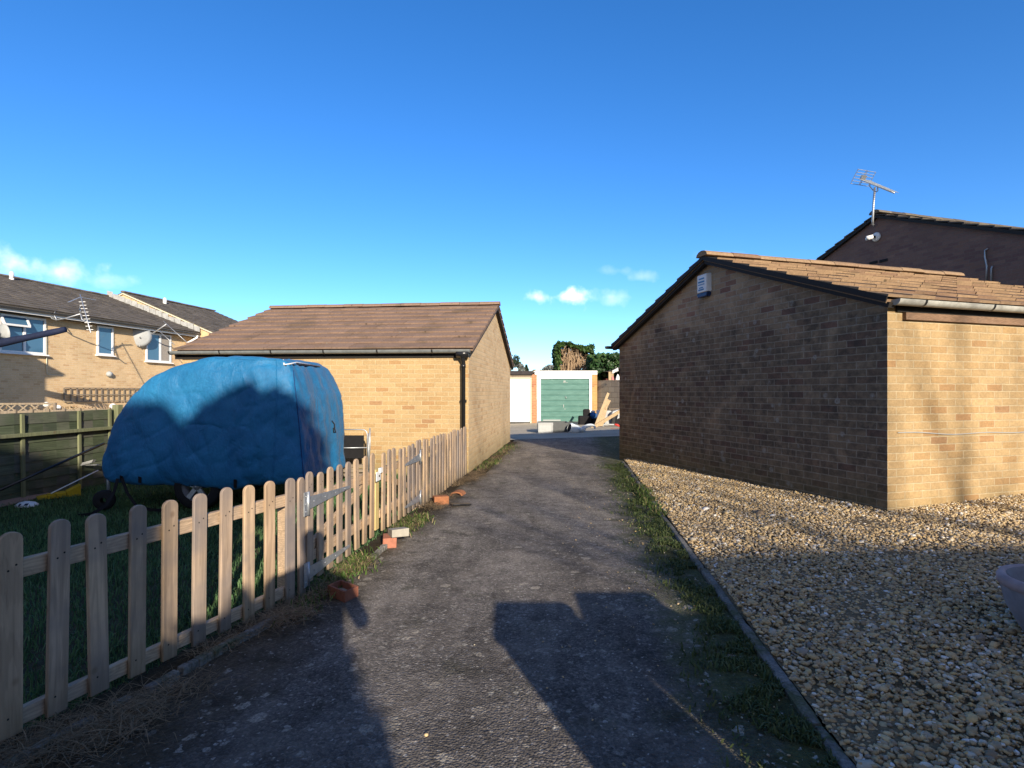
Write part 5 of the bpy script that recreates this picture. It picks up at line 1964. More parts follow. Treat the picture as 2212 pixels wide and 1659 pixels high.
# ------------------------------------------------------------------ rubbish pile by the end garages
def clutter():
    def gnd(px, py): return G(px, py)
    # grey crate
    a = gnd(1163, 936); b = gnd(1193, 937)
    Yc = a.y
    S_ = Yc / F
    t = thing('storage_crate', 'grey open plastic crate with a pale front lying on the drive before the green door', 'crate', a)
    v = lambda px, py, k=0.0: P(px, py, Yc + k)
    z0 = a.z
    front = [v(1163, 936), v(1194, 936), v(1195, 913), v(1161.5, 913)]
    for p in front[:2]: p.z = z0
    mb = MB()
    mb.prism(front, (0, .03, 0))
    mb.build('front_panel', M['grey_plastic'], t, .006)
    mb = MB()
    x0, x1 = front[0].x + .02, front[1].x + .52
    h = front[2].z - z0
    D = .95
    for (c, ax, ay) in (((x1, Yc + D / 2, 0), Vector((.012, 0, 0)), Vector((0, D / 2, 0))), ((x0, Yc + D / 2, 0), Vector((.012, 0, 0)), Vector((0, D / 2, 0))), (((x0 + x1) / 2, Yc + D, 0), Vector(((x1 - x0) / 2, 0, 0)), Vector((0, .012, 0))), (((front[1].x + x1) / 2, Yc + .03, 0), Vector(((x1 - front[1].x) / 2, 0, 0)), Vector((0, .012, 0)))):
        mb.box((c[0], c[1], z0 + h / 2), ax, ay, Vector((0, 0, h / 2)))
    mb.box(((x0 + x1) / 2, Yc + D / 2, z0 + .02), Vector(((x1 - x0) / 2 - .02, 0, 0)), Vector((0, D / 2 - .02, 0)), Vector((0, 0, .015)))
    mb.build('body', M['dark_plastic'], t, .006)
    mb = MB()
    for py in (914.5, 934.5):
        mb.box(v(1178.5, py, -.008), Vector((.225, 0, 0)), Vector((0, .012, 0)), Vector((0, 0, .018)))
    for px in (1163.5, 1193.5):
        mb.box(v(px, 924.5, -.008), Vector((.015, 0, 0)), Vector((0, .012, 0)), Vector((0, 0, .16)))
    mb.build('rim', M['grey_plastic'], t, .004)
    mb = MB()
    mb.box((((x0 + x1) / 2), Yc + D + .03, z0 + h + .03), Vector((.30, 0, 0)), Vector((0, .015, 0)), Vector((0, 0, .02)))
    mb.build('lid', M['grey_plastic'], t, .005)
    # white sack
    c0 = gnd(1234, 935)
    mb = MB()
    ax = Vector((.9, .35, 0)).normalized()
    prof = [(.13, -.02), (.17, .02), (.165, .12), (.15, .26), (.10, .38), (.05, .45), (.025, .5)]
    mb.lathe(c0 + Vector((-.05, 0, .15)), prof, 18, ax + Vector((0, 0, -.28)))
    mb.mi = [0] * len(mb.f)
    t = thing('white_sack', 'white plastic sack lying open beside the grey crate', 'sack', c0)
    o = mb.build('bag', M['white_bag'], t)
    for v_ in o.data.vertices:
        v_.co += Vector((1, 1, 1)) * .02 * mnoise.noise(v_.co * 9)
    mb = MB()
    mb.lathe(c0 + Vector((-.05, 0, .15)), [(0, .015), (.14, .0)], 18, ax + Vector((0, 0, -.28)))
    mb.build('opening', M['black_cloth'], t)
    # white twisted hose
    c1 = gnd(1268, 934)
    mb = MB()
    pts = []
    for k in range(40):
        f = k / 39
        pts.append(c1 + Vector((-.30 + .5 * f + .12 * math.sin(f * 9), .1 * math.cos(f * 7), .05 + .16 * f * (1 + .5 * math.sin(f * 11)))))
    mb.tube(pts, [.03 + .035 * math.sin(math.pi * k / 39) ** 2 for k in range(40)], 8)
    tag(mb.build('white_bundle', M['white_bag']), 'twisted white plastic bundle on the ground right of the white sack', 'bundle')
    # planks
    def plank(a, b, w, th, lab, m='plank', nm='plank', up=(0, 1, 0)):
        mb = MB()
        mb.bar(a, b, w, th, up)
        return tag(mb.build(nm, M[m], bevel=.004), lab, 'plank')
    Yp = 20.3
    def at(px, py, Y): return P(px, py, Y)
    b0 = at(1284, 925, Yp); b0.z = .02
    plank(b0, at(1314, 849, Yp + 1.1), .10, .03, 'tallest pale plank leaning against the block wall')
    b0 = at(1296, 925, Yp + .15); b0.z = .02
    plank(b0, at(1311, 862, Yp + 1.15), .19, .03, 'wide notched plank leaning beside the tallest plank')
    b0 = at(1289, 926, Yp + .05); b0.z = .02
    plank(b0, at(1303, 880, Yp + .7), .07, .03, 'narrow plank leaning in front of the wide notched plank')
    plank(at(1308, 884, Yp + .75), at(1318, 865, Yp + 1.2), .06, .03, 'short stick leaning right of the wide notched plank', nm='stick')
    b0 = at(1277, 926, Yp - .4); b0.z = .05
    plank(b0, at(1345, 885, Yp - .1), .12, .05, 'long beam lying slanted across the pile', up=(0, .9, .4))
    plank(Vector((2.95, 19.4, .05)), Vector((4.6, 19.7, .06)), .42, .03, 'wide board lying flat on the ground before the pile', up=(0, 0, 1))
    plank(Vector((3.0, 18.75, .05)), Vector((4.6, 19.0, .05)), .12, .03, 'narrow board lying flat nearest the shadow', up=(0, 0, 1))
    mb = MB()
    mb.bar(Vector((3.35, 18.9, .09)), Vector((3.75, 18.8, .10)), .12, .06)
    tag(mb.build('red_block', M['dark_brick'], bevel=.01), 'dark red lump on the boards at the edge of the shadow', 'block')
    # blue bag on a black tub, black chair seat
    t = thing('blue_bag', 'crumpled blue plastic bag with white top beside the green door', 'bag', at(1280, 897, 22.3))
    mb = MB()
    mb.lathe(at(1280, 897, 22.3), [(0, -.14), (.13, -.13), (.17, -.02), (.15, .08), (.06, .13), (0, .14)], 14)
    o = mb.build('bag', M['blue_bag'], t)
    for v_ in o.data.vertices:
        v_.co += v_.co * .25 * mnoise.noise(v_.co * 13)
    mb = MB()
    mb.lathe(at(1281, 889, 22.3), [(0, -.03), (.10, -.02), (.08, .03), (0, .05)], 12)
    mb.build('top', M['white_bag'], t)
    mb = MB()
    c = at(1281, 912, 22.4)
    mb.lathe(Vector((c.x, c.y, -.02)), [(.16, 0), (.19, .36), (.20, .38), (.17, .38), (.15, .1)], 16)
    tag(mb.build('black_tub', M['black_pvc']), 'round black tub carrying the blue bag', 'tub')
    t = thing('car_seat', 'black upholstered seat with raised back in front of the green door', 'seat', at(1265, 916, 22.0))
    c = at(1264, 916, 22.0); c.z = .0
    mb = MB(); mb.box(c + Vector((-.02, 0, .22)), Vector((.24, 0, 0)), Vector((0, .22, 0)), Vector((0, 0, .20)))
    mb.build('cushion', M['black_cloth'], t, .06, 4)
    mb = MB(); mb.box(c + Vector((.08, .2, .42)), Vector((.14, 0, 0)), Vector((0, .07, 0)), Vector((0, 0, .26)))
    mb.build('backrest', M['black_cloth'], t, .06, 4)
    # boards and panels
    mb = MB()
    a_, b_, c_, d_ = at(1288, 886, 21.6), at(1302, 886, 21.6), at(1300, 917, 21.2), at(1290, 917, 21.2)
    mb.prism([a_, b_, c_, d_], (0, .02, 0))
    tag(mb.build('white_board', M['white_paint']), 'white board standing behind the leaning planks', 'board')
    mb = MB()
    mb.prism([at(1307, 887, 21.2), at(1319, 887, 21.2), at(1321, 890, 21.2), at(1321, 921, 20.9), at(1307, 921, 20.9)], (0, .03, 0))
    tag(mb.build('grey_panel', M['lead']), 'grey rounded panel standing right of the leaning planks', 'panel')
    t = thing('scrap_heap', 'heap of black plastic and metal scrap against the right garage corner', 'scrap', at(1332, 905, 20.8))
    for (px, py, w, h, m_) in ((1328, 905, .13, .25, 'black_pvc'), (1335, 910, .14, .22, 'black_cloth'), (1326, 892, .10, .09, 'grey_plastic'), (1334, 890, .10, .08, 'white_bag'), (1338, 898, .1, .1, 'steel')):
        mb = MB()
        c = at(px, py, 20.9)
        mb.box(c, Vector((w, .02, .03)), Vector((0, .15, 0)), Vector((.03, 0, h)))
        mb.build('piece', M[m_], t, .02, 2)
    mb = MB()
    mb.box(at(1330, 883, 21.5), Vector((.30, 0, 0)), Vector((0, .25, 0)), Vector((0, 0, .012)))
    mb.build('shelf_board', M['grey_wood'], t)
    # loppers
    t = thing('loppers', 'grey tool with bright red handle lying on the pile', 'tool', at(1318, 917, 19.9))
    mb = MB()
    mb.tube([at(1302, 922, 19.9), at(1305, 917, 19.9), at(1310, 914, 19.9), at(1316, 917, 19.9), at(1330, 917, 19.9)], .024, 7)
    mb.build('shaft', M['grey_plastic'], t)
    mb = MB()
    mb.tube([at(1328, 917, 19.85), at(1334, 918, 19.85), at(1339, 922, 19.85)], [.035, .042, .03], 8)
    mb.build('handle', M['red'], t)
clutter()

# ------------------------------------------------------------------ bricks and bits along the fence
def bricks():
    def block(px, py, L, W, H, yaw, m, nm, lab, cat, z0=None, tilt=0.0, bev=.005):
        g = G(px, py)
        mb = MB()
        u = Vector((math.cos(yaw), math.sin(yaw), 0)); v = Vector((-u.y, u.x, 0))
        zz = g.z if z0 is None else z0
        mb.box((g.x, g.y, zz + H / 2), u * L / 2, v * W / 2 + Vector((0, 0, tilt)), Vector((0, 0, H / 2)))
        o = mb.build(nm, M[m], bevel=bev)
        for vv in o.data.vertices:
            vv.co += Vector((random.uniform(-1, 1), random.uniform(-1, 1), random.uniform(-1, 1))) * .003
        return tag(o, lab, cat)
    block(842, 1178, .115, .20, .085, R(12), 'red_brick', 'loose_brick', 'orange red brick lying at the foot of the gate under the grey block', 'brick')
    g = G(842, 1178)
    block(861, 1177, .15, .18, .065, R(24), 'stone_grey', 'stone_block', 'grey stone block resting on the red brick at the foot of the gate', 'block', z0=g.z + .083, tilt=-.012)
    t = G(952, 1089)
    th = thing('hollow_brick', 'brown hollow clay brick lying by the far picket fence', 'brick', t)
    mb = MB()
    ax = Vector((.93, .36, 0))
    mb.box(t + Vector((0, 0, .05)), ax * .09, Vector((-.36, .93, 0)) * .055, Vector((0, 0, .05)))
    mb.build('body', M['terracotta'], th, .01)
    mb = MB()
    mb.lathe(t + Vector((0, 0, .052)) - ax * .092, [(0, 0), (.026, 0), (.03, .004)], 12, ax)
    mb.build('hole', M['black_cloth'], th)
    g = G(986, 1070)
    mb = MB()
    ring = []
    for k in range(15):
        a = math.pi * k / 14
        ring.append(Vector((math.cos(a) * .085, 0, math.sin(a) * .055)))
    mb.prism([g + Vector((p.x, -.05 + .0 * p.z, p.z)) for p in ring] + [g + Vector((p.x * .72, -.05, p.z * .62)) for p in ring[::-1]], (.03, .17, 0))
    tag(mb.build('clay_tile', M['terracotta'], bevel=.004), 'half round orange clay tile lying furthest along the picket fence', 'tile')
    g = G(995, 1093)
    mb = MB()
    pts = [g + Vector((x * .13, y * .05 + .015 * math.sin(x * 4), .012)) for x, y in ((-1, -.2), (-.6, -.9), (0, -.7), (.6, -1), (1, -.2), (.7, .7), (.1, .5), (-.6, .8))]
    mb.prism(pts, (0, 0, .018))
    tag(mb.build('black_strip', M['black_pvc'], bevel=.004), 'flat black rubber scrap lying on the drive beside the clay bricks', 'scrap')
    # brick with deep frog
    g = G(745, 1302)
    th = thing('frogged_brick', 'dark red hollow brick with open top on the drive edge before the gate hinge', 'brick', g)
    mb = MB()
    u = Vector((-.76, .65, 0)).normalized(); v = Vector((.43, .90, 0)).normalized()
    L, W, H, e = .20, .125, .066, .014
    o = g
    mb.box(o + u * L / 2 + v * e / 2 + Vector((0, 0, H / 2)), u * L / 2, v * e / 2, Vector((0, 0, H / 2)))
    mb.box(o + u * L / 2 + v * (W - e / 2) + Vector((0, 0, H / 2)), u * L / 2, v * e / 2, Vector((0, 0, H / 2)))
    mb.box(o + u * e / 2 + v * W / 2 + Vector((0, 0, H / 2)), u * e / 2, v * (W / 2 - e), Vector((0, 0, H / 2)))
    mb.box(o + u * (L - e / 2) + v * W / 2 + Vector((0, 0, H / 2)), u * e / 2, v * (W / 2 - e), Vector((0, 0, H / 2)))
    mb.build('body', M['dark_brick'], th)
    mb = MB()
    mb.box(o + u * L / 2 + v * W / 2 + Vector((0, 0, .012)), u * (L / 2 - e), v * (W / 2 - e), Vector((0, 0, .010)))
    mb.build('base', M['stone_grey'], th)
    mb = MB()
    mb.lathe(o + u * L * .45 + v * W * .5 + Vector((0, 0, .0222)), [(.016, 0), (0, .001)], 12)
    mb.build('hole', M['black_cloth'], th)
bricks()

def bowl():
    c = Vector((2.61, 2.58, 0))
    zb = gz(c.x, c.y) + .02
    t = thing('planter_bowl', 'round grey weathered planter bowl with terracotta rim on the gravel at the right edge', 'planter', (c.x, c.y, zb))
    R0 = .275
    mb = MB()
    H = .30
    mb.lathe((c.x, c.y, zb), [(.16, 0), (.20, .06), (.245, .15), (R0 - .008, H - .055), (R0 - .008, H - .05), (R0 - .02, H - .005)], 48)
    mb.lathe((c.x, c.y, zb), [(R0 - .035, H - .004), (R0 - .05, H - .06), (R0 - .08, H - .10)], 48)
    mb.build('body', M['bowl'], t)
    mb = MB()
    mb.lathe((c.x, c.y, zb), [(R0 - .010, H - .05), (R0 + .003, H - .045), (R0 + .004, H - .015), (R0 - .006, H), (R0 - .026, H), (R0 - .036, H - .008)], 48)
    mb.build('rim', M['bowl_rim'], t)
    mb = MB()
    mb.lathe((c.x, c.y, zb), [(R0 - .075, H - .092), (.1, H - .075), (0, H - .07)], 32)
    mb.build('soil', M['soil'], t)
    n = 500
    a = rng.random(n) * 6.28; r = .17 * np.sqrt(rng.random(n))
    x, y = c.x + r * np.cos(a), c.y + r * np.sin(a)
    o = blades('plant', x, y, np.full(n, zb + H - .09), .02, .07, .012, 1.2, M['moss_grass'])
    o.parent = t
    o.location = -t.location
bowl()

# ------------------------------------------------------------------ left side: dark boundary fence and what leans on it
def left_fence():
    # runs away from the viewer at the left of the lawn
    f0 = Vector((-6.15, 8.0, 0)); fd = Vector((.08, .997, 0)).normalized(); fn = Vector((fd.y, -fd.x, 0))
    t = thing('panel_fence', 'low green stained timber panel fence at the left side of the lawn', 'fence', f0)
    a, b = -4.6, .54
    q = lambda s_, z_, off=0.0: Vector((f0.x + fd.x * s_ + fn.x * off, f0.y + fd.y * s_ + fn.y * off, z_))
    zt = lambda s_: 1.03 + .018 * (s_ + 1.2)
    mb = MB()
    n = 9
    for i in range(n):
        z0, z1 = -.04 + (i) * .122, -.04 + (i + 1) * .122 + .02
        segs = 26
        for k in range(segs):
            s0, s1 = a + (b - a) * k / segs, a + (b - a) * (k + 1) / segs
            w0 = .012 * mnoise.noise(Vector((s0 * 2, i * 3.3, 0))); w1 = .012 * mnoise.noise(Vector((s1 * 2, i * 3.3, 0)))
            mb.mesh([q(s0, z0 + w0, .016), q(s1, z0 + w1, .016), q(s1, z1 + w1, .004), q(s0, z1 + w0, .004), q(s0, z0 + w0, .0), q(s1, z0 + w1, .0), q(s1, z1 + w1, -.010), q(s0, z1 + w0, -.010)],
                    [(0, 1, 2, 3), (7, 6, 5, 4), (3, 2, 6, 7), (1, 0, 4, 5)])
    mb.build('boards', M['green_wood'], t)
    for s_ in (-3.7, -2.42, -1.72, -.94, -.1, .44):
        mb = MB()
        w = .022
        mb.bar(q(s_, -.02, .032), q(s_ + .02 * math.sin(s_ * 9), zt(s_) + .03, .032), .045, .026, fn)
        mb.build('batten', M['green_batten'], t, .003)
    mb = MB()
    mb.bar(q(a, .79, .06), q(b, .805, .06), .06, .045)
    mb.build('rail', M['green_batten'], t, .004)
    mb = MB()
    mb.box(q(b + .05, .55, .02), fd * .05, fn * .05, Vector((0, 0, .60)))
    mb.build('post', M['green_batten'], t, .006)
    # leaning boards, poles, wedge, shoe-like bag
    mb = MB()
    p = [G(-60, 1098), G(100, 1066)]
    lo = [Vector((v.x, v.y, -.02)) for v in p]
    hi = [Vector((v.x - .10, v.y + .10, v.z + .24)) for v in lo]
    mb.prism([lo[0], lo[1], hi[1], hi[0]], fn * .012)
    tag(mb.build('plywood_sheet', M['ply']), 'brown plywood sheet leaning at the foot of the dark panel fence', 'board')
    mb = MB()
    lo = [G(-60, 1113), G(108, 1072)]
    mb.prism([lo[0] + Vector((0, 0, .01)), lo[1] + Vector((0, 0, .01)), p[1] + Vector((0, 0, .06)), p[0] + Vector((0, 0, .06))], Vector((0, 0, .012)))
    tag(mb.build('plywood_sheet', M['ply']), 'second brown plywood sheet lying on the lawn below the leaning one', 'board')
    mb = MB()
    mb.tube([q(-2.6, .30, .30), q(-.2, .84, .10) + Vector((.5, .1, -.02))], .020, 8)
    mb.v = []; mb.f = []; mb.uv = []; mb.mi = []; mb.sm = []
    A_, B_ = P(-30, 1072, 6.3), P(225, 958, 7.6)
    mb.tube([A_, B_], .017, 8)
    tag(mb.build('black_pole', M['black_pvc']), 'long black pole slanting across the dark panel fence', 'pole')
    mb = MB()
    mb.tube([P(110, 1066, 6.9), P(212, 1016, 7.5)], .008, 7)
    tag(mb.build('white_rod', M['white_pvc']), 'thin white rod slanting behind the yellow ramp', 'rod')
    t = G(128, 1068)
    mb = MB()
    a_, b_ = G(80, 1081), G(175, 1071)
    e = (b_ - a_)
    n_ = Vector((-e.y, e.x, 0)).normalized()
    for k, (f0_, f1_, h0, h1) in enumerate(((0, .22, .03, .05), (.23, .42, .05, .065), (.43, .66, .06, .07), (.67, 1.0, .075, .15))):
        p0, p1 = a_ + e * f0_, a_ + e * f1_
        mb.prism([p0, p1, p1 + Vector((0, 0, h1)), p0 + Vector((0, 0, h0))], n_ * .16)
    tag(mb.build('levelling_ramp', M['yellow'], bevel=.006), 'yellow stepped levelling ramp on the lawn left of the blue trailer', 'ramp')
    c = G(58, 1094)
    th = thing('white_bag', 'crumpled white bag with dark print on the lawn below the yellow ramp', 'bag', c)
    mb = MB()
    mb.lathe(c + Vector((0, 0, .0)), [(.085, 0), (.09, .02), (.06, .05), (.02, .065), (0, .066)], 16)
    o = mb.build('bag', M['white_bag'], th)
    for v_ in o.data.vertices:
        v_.co += Vector((v_.co.x * .4, 0, 0)) + Vector((.01, .01, .006)) * mnoise.noise(v_.co * 30)
    mb = MB()
    mb.box(c + Vector((-.01, -.075, .032)), Vector((.022, 0, 0)), Vector((0, .004, .003)), Vector((0, .012, .012)))
    mb.box(c + Vector((.05, -.065, .036)), Vector((.018, .005, 0)), Vector((0, .004, .003)), Vector((0, .008, .008)))
    mb.build('print', M['navy'], th)
    c = P(191, 996, 7.9)
    mb = MB()
    mb.box(c + Vector((0, 0, -.02)), Vector((.07, .01, .02)), Vector((0, .03, 0)), Vector((.01, 0, .022)))
    mb.bar(c + Vector((-.12, .02, -.055)), c + Vector((.14, .02, -.055)), .06, .012)
    tag(mb.build('white_cloth', M['lead']), 'white rag on the fence ledge at the left edge of the blue cover', 'rag')
left_fence()

def neighbour_garden():
    # square trellis against the house wall
    s0, s1 = hs(135), hs(330)
    t = thing('square_trellis', 'square wooden trellis on the brick wall of the first left house', 'trellis', HW(s0, 1))
    mb = MB()
    z0, z1 = 1.02, 1.50
    n = 16
    for i in range(n + 1):
        s_ = s0 + (s1 - s0) * i / n
        mb.bar(HW(s_, z0, .06), HW(s_, z1, .06), .045, .025, hn)
    for z_ in (z0, (z0 + z1) / 2, z1):
        mb.bar(HW(s0, z_, .085), HW(s1, z_, .085), .025, .035)
    mb.build('lattice', M['grey_wood'], t)
    # diamond trellis on a nearer garden fence
    Y0, Y1 = 11.6, 12.2
    a, b = P(-70, 873, Y0), P(119, 873, Y1)
    t = thing('diamond_trellis', 'diamond trellis topping a low fence in the garden at the left edge', 'trellis', (a.x, a.y, 0))
    u = (b - a); u.z = 0
    L = u.length; u.normalize()
    z1, z0 = a.z, .72
    mb = MB()
    q = lambda s_, z_: Vector((a.x + u.x * s_, a.y + u.y * s_, z_))
    mb.bar(q(0, z1), q(L, z1), .03, .04); mb.bar(q(0, z0), q(L, z0), .03, .04)
    mb.bar(q(L, z0 - .3), q(L, z1 + .02), .035, .05)
    h = z1 - z0
    s_ = -h
    while s_ < L:
        for sg in (1, -1):
            p0, p1 = (s_, z0), (s_ + h, z1)
            if sg < 0: p0, p1 = (s_ + h, z0), (s_, z1)
            if min(p0[0], p1[0]) > 0 and max(p0[0], p1[0]) < L:
                mb.bar(q(p0[0], p0[1]) + Vector((0, .006 * sg, 0)), q(p1[0], p1[1]) + Vector((0, .006 * sg, 0)), .010, .026)
        s_ += .20
    mb.build('lattice', M['grey_wood'], t)
    mb = MB()
    mb.box(q(L / 2, .30) + Vector((0, .05, 0)), u * L / 2, Vector((0, .012, 0)), Vector((0, 0, .4)))
    mb.build('boards', M['grey_wood'], t)
    # low rail fence nearer the dark fence
    a, b = P(-40, 892, 10.0), P(300, 884, 11.4)
    t = thing('rail_fence', 'low weathered rail fence with short posts in the left garden', 'fence', (a.x, a.y, 0))
    mb = MB()
    mb.bar(a, b, .03, .05); mb.bar(a - Vector((0, 0, .28)), b - Vector((0, 0, .28)), .03, .05)
    mb.build('rail', M['grey_wood'], t)
    for k in range(11):
        p = a.lerp(b, k / 10)
        mb = MB()
        mb.bar(Vector((p.x, p.y - .03, -.4)), Vector((p.x, p.y - .03, p.z + .05)), .05, .03, (0, 1, 0))
        mb.build('post', M['grey_wood'], t)
    # white globes and a pale shrub
    for (px, py, r_, lab) in ((102 * .98, 868, .06, 'white globe garden light, left one of the pair beside the diamond trellis'), (126, 874, .055, 'white globe garden light, right one of the pair beside the diamond trellis'), (244, 872, .07, 'white globe garden light in front of the square trellis')):
        c = P(px, py + 6, 12.6)
        t = thing('globe_light', lab, 'garden light', (c.x, c.y, -.4))
        mb = MB()
        mb.lathe(c, [(0, -r_)] + [(r_ * math.sin(math.pi * k / 8), -r_ * math.cos(math.pi * k / 8)) for k in range(1, 8)] + [(0, r_)], 14)
        mb.build('globe', M['white_paint'], t)
        mb = MB()
        mb.tube([Vector((c.x, c.y, -.4)), c - Vector((0, 0, r_))], .012, 6)
        mb.build('stake', M['steel'], t)
    t = thing('dead_climber', 'pale dead climbing shrub in front of the square trellis', 'shrub')
    mb = MB()
    rd = random.Random(21)
    for k in range(150):
        c = P(rd.uniform(200, 330), 890, 15.0 + rd.uniform(-.5, .5)); c.z = .5
        d_ = Vector((rd.uniform(-.6, .6), rd.uniform(-.4, .4), rd.uniform(.25, .62)))
        mb.tube([c, c + d_ * .5 + Vector((rd.uniform(-.06, .06), 0, .05)), c + d_], [.014, .010, .004], 4)
    mb.build('branches', M['dead_branch'], t)
    n = 700
    x = rng.normal(-11.8, .9, n); y = 15 + rng.normal(0, .4, n); z = rng.uniform(.45, .95, n)
    foliage(x, y, z, .045, M['straw'], 'crown', t)
    # satellite dishes
    def dish(c, r, face, lab, arm_to):
        t = thing('satellite_dish', lab, 'satellite dish', c)
        mb = MB()
        f = Vector(face).normalized()
        mb.lathe(c, [(0, .0), (r * .35, .008), (r * .7, .035), (r, .075), (r * 1.01, .065), (r * .7, .025), (0, -.012)], 40, f)
        o = mb.build('reflector', M['dish'], t)
        mb = MB()
        mb.tube([c - f * .02, c - f * .10, Vector(arm_to)], .022, 8)
        mb.build('bracket', M['steel'], t)
        e = c + f * .42 + Vector((0, 0, -.16))
        mb = MB()
        mb.tube([c + Vector((0, 0, -r * .9)), e], .014, 6)
        mb.build('arm', M['steel'], t)
        mb = MB()
        mb.lathe(e, [(0, -.03), (.032, -.02), (.032, .05), (.045, .07), (0, .09)], 12, -(f))
        mb.build('receiver', M['white_pvc'], t)
    s_ = hs(297)
    c = HW(s_, 0, .45)
    c = P(302, 728, c.y)
    dish(c, .42, (-.55, .72, .18), 'large grey satellite dish on the first left house, between the two smaller windows', HW(s_ + .1, c.z - .05, .0))
    c = HW(hs(-8), 0, .5)
    c = P(3, 720, c.y)
    dish(c, .30, (.35, .9, .1), 'second satellite dish cut by the left edge of the view, before the big window', HW(hs(-8), c.z - .05, .0))
    # eaves aerials
    b0 = P(112, 682, 18.4); b1 = P(173, 686, 18.6)
    t = thing('tv_aerial', 'TV aerial on a cranked arm at the eaves of the first left house', 'aerial', b0)
    wall_pt = HW(hs(112), 4.0, .42)
    mb = MB()
    mb.tube([P(108, 681, 18.5), P(112, 688, 18.5), P(122, 691, 18.45), P(140, 688, 18.4), P(174, 678, 18.3)], .020, 7)
    mb.tube([P(119, 672, 18.6), P(117, 681, 18.55), P(122, 690, 18.5)], .016, 7)
    mb.tube([P(174, 678, 18.3), P(172, 668, 18.3), P(174, 661, 18.3), P(180, 659, 18.3)], .020, 7)
    mb.tube([P(174, 678, 18.3), P(177, 690, 18.3), P(185, 695, 18.3), P(189, 694, 18.3)], .020, 7)
    mb.build('bracket', M['galv'], t)
    mb = MB()
    q0, q1 = P(173, 636, 18.0), P(196, 719, 17.2)
    mb.tube([q0, q1], .016, 7)
    mb.build('boom', M['galv'], t)
    for k in range(9):
        mb = MB()
        c = q0.lerp(q1, .2 + .09 * k)
        e = Vector((.22, .10, .02))
        mb.tube([c - e * .35, c + e * .35], .005, 4)
        mb.build('director', M['steel'], t)
    mb = MB()
    c = P(173, 642, 18.0)
    mb.bar(c, P(147, 653, 17.6), .05, .012)
    mb.bar(c, P(206, 648, 18.6), .05, .012)
    mb.build('reflector', M['galv'], t)
    t = thing('tv_aerial', 'second TV aerial with long thin arms at the eaves near the white downpipe', 'aerial', P(330, 722, 22.5))
    mb = MB()
    mb.tube([P(312, 712, 22.6), P(318, 718, 22.6), P(330, 720, 22.5), P(336, 716, 22.4), P(360, 700, 22.2)], .024, 7)
    mb.build('bracket', M['galv'], t)
    mb = MB()
    mb.tube([P(353, 694, 21.8), P(412, 747, 21.8)], .014, 6)
    mb.tube([P(345, 716, 21.9), P(377, 745, 21.9)], .014, 6)
    mb.build('boom', M['steel'], t)
    # folded garden parasol reaching in from the left
    tip, far = P(141, 712, 15.2), P(-140, 770, 15.0)
    t = thing('folded_parasol', 'dark navy folded parasol slanting in from the left edge before the house', 'parasol', (far.x, far.y, -.8))
    mb = MB()
    pts = [far.lerp(tip, f) for f in (0, .15, .3, .45, .6, .75, .9, 1.0)]
    mb.tube(pts, [.10, .115, .10, .115, .10, .09, .085, .075], 10)
    o = mb.build('canopy', M['navy'], t)
    for v_ in o.data.vertices:
        v_.co += Vector((0, 0, 1)) * .02 * mnoise.noise(v_.co * 4)
    mb = MB()
    mb.tube([Vector((far.x, far.y, -1.2)), far + Vector((0, 0, .3))], .04, 10)
    mb.build('pole', M['steel'], t)
neighbour_garden()

# ------------------------------------------------------------------ unseen casters behind the viewer that throw the shade
def simple_house(label, x0, x1, y0, y1, ez, rz, lo=0.0, ridge_x=True):
    t = thing('brick_house', label, 'house', ((x0 + x1) / 2, (y0 + y1) / 2, 0))
    mb = MB()
    c = [Vector((x0, y1, 0)), Vector((x1, y1, 0)), Vector((x1, y0, 0)), Vector((x0, y0, 0))]
    z = lambda p, h: Vector((p.x, p.y, h))
    for i in range(4):
        a, b = c[i], c[(i + 1) % 4]
        u = (b - a).normalized()
        pts = [z(a, lo), z(b, lo), z(b, ez), z(a, ez)]
        if ridge_x and i in (1, 3) or (not ridge_x and i in (0, 2)):
            pts.insert(3, z((a + b) / 2, rz))
        wall_face(mb, pts, a, u)
    mb.build('wall', M['brick_house'], t)
    mb = MB()
    ov = .3
    if ridge_x:
        D = (y1 - y0)
        run = D / 2 + ov; rise = run * (rz - ez) / (D / 2)
        tile_roof(mb, (x0 - .1, y1 + ov, rz + .03 - rise), (1, 0, 0), x1 - x0 + .2, (0, -1, 0), run, rise, .6, .5, .02)
        tile_roof(mb, (x0 - .1, y0 - ov, rz + .03 - rise), (1, 0, 0), x1 - x0 + .2, (0, 1, 0), run, rise, .6, .5, .02)
    else:
        D = (x1 - x0)
        run = D / 2 + ov; rise = run * (rz - ez) / (D / 2)
        tile_roof(mb, (x0 - ov, y0 - .1, rz + .03 - rise), (0, 1, 0), y1 - y0 + .2, (1, 0, 0), run, rise, .6, .5, .02)
        tile_roof(mb, (x1 + ov, y0 - .1, rz + .03 - rise), (0, 1, 0), y1 - y0 + .2, (-1, 0, 0), run, rise, .6, .5, .02)
    mb.build('roof', M['tile_grey'], t)
    return t
simple_house('brick house behind the viewer on the right, shading the gravel', 7.05, 17.0, -18.5, -9.7, 4.85, 6.3)
simple_house('brick house behind the viewer on the left, shading the lawn and the panel fence', -9.0, 1.5, -17.0, -9.7, 5.1, 7.55)
simple_house('narrow taller house section added unseen behind the viewer, shading the blue trailer', 1.52, 2.40, -17.0, -9.7, 5.3, 7.95)  # taller roof step added to fit the shade on the trailer
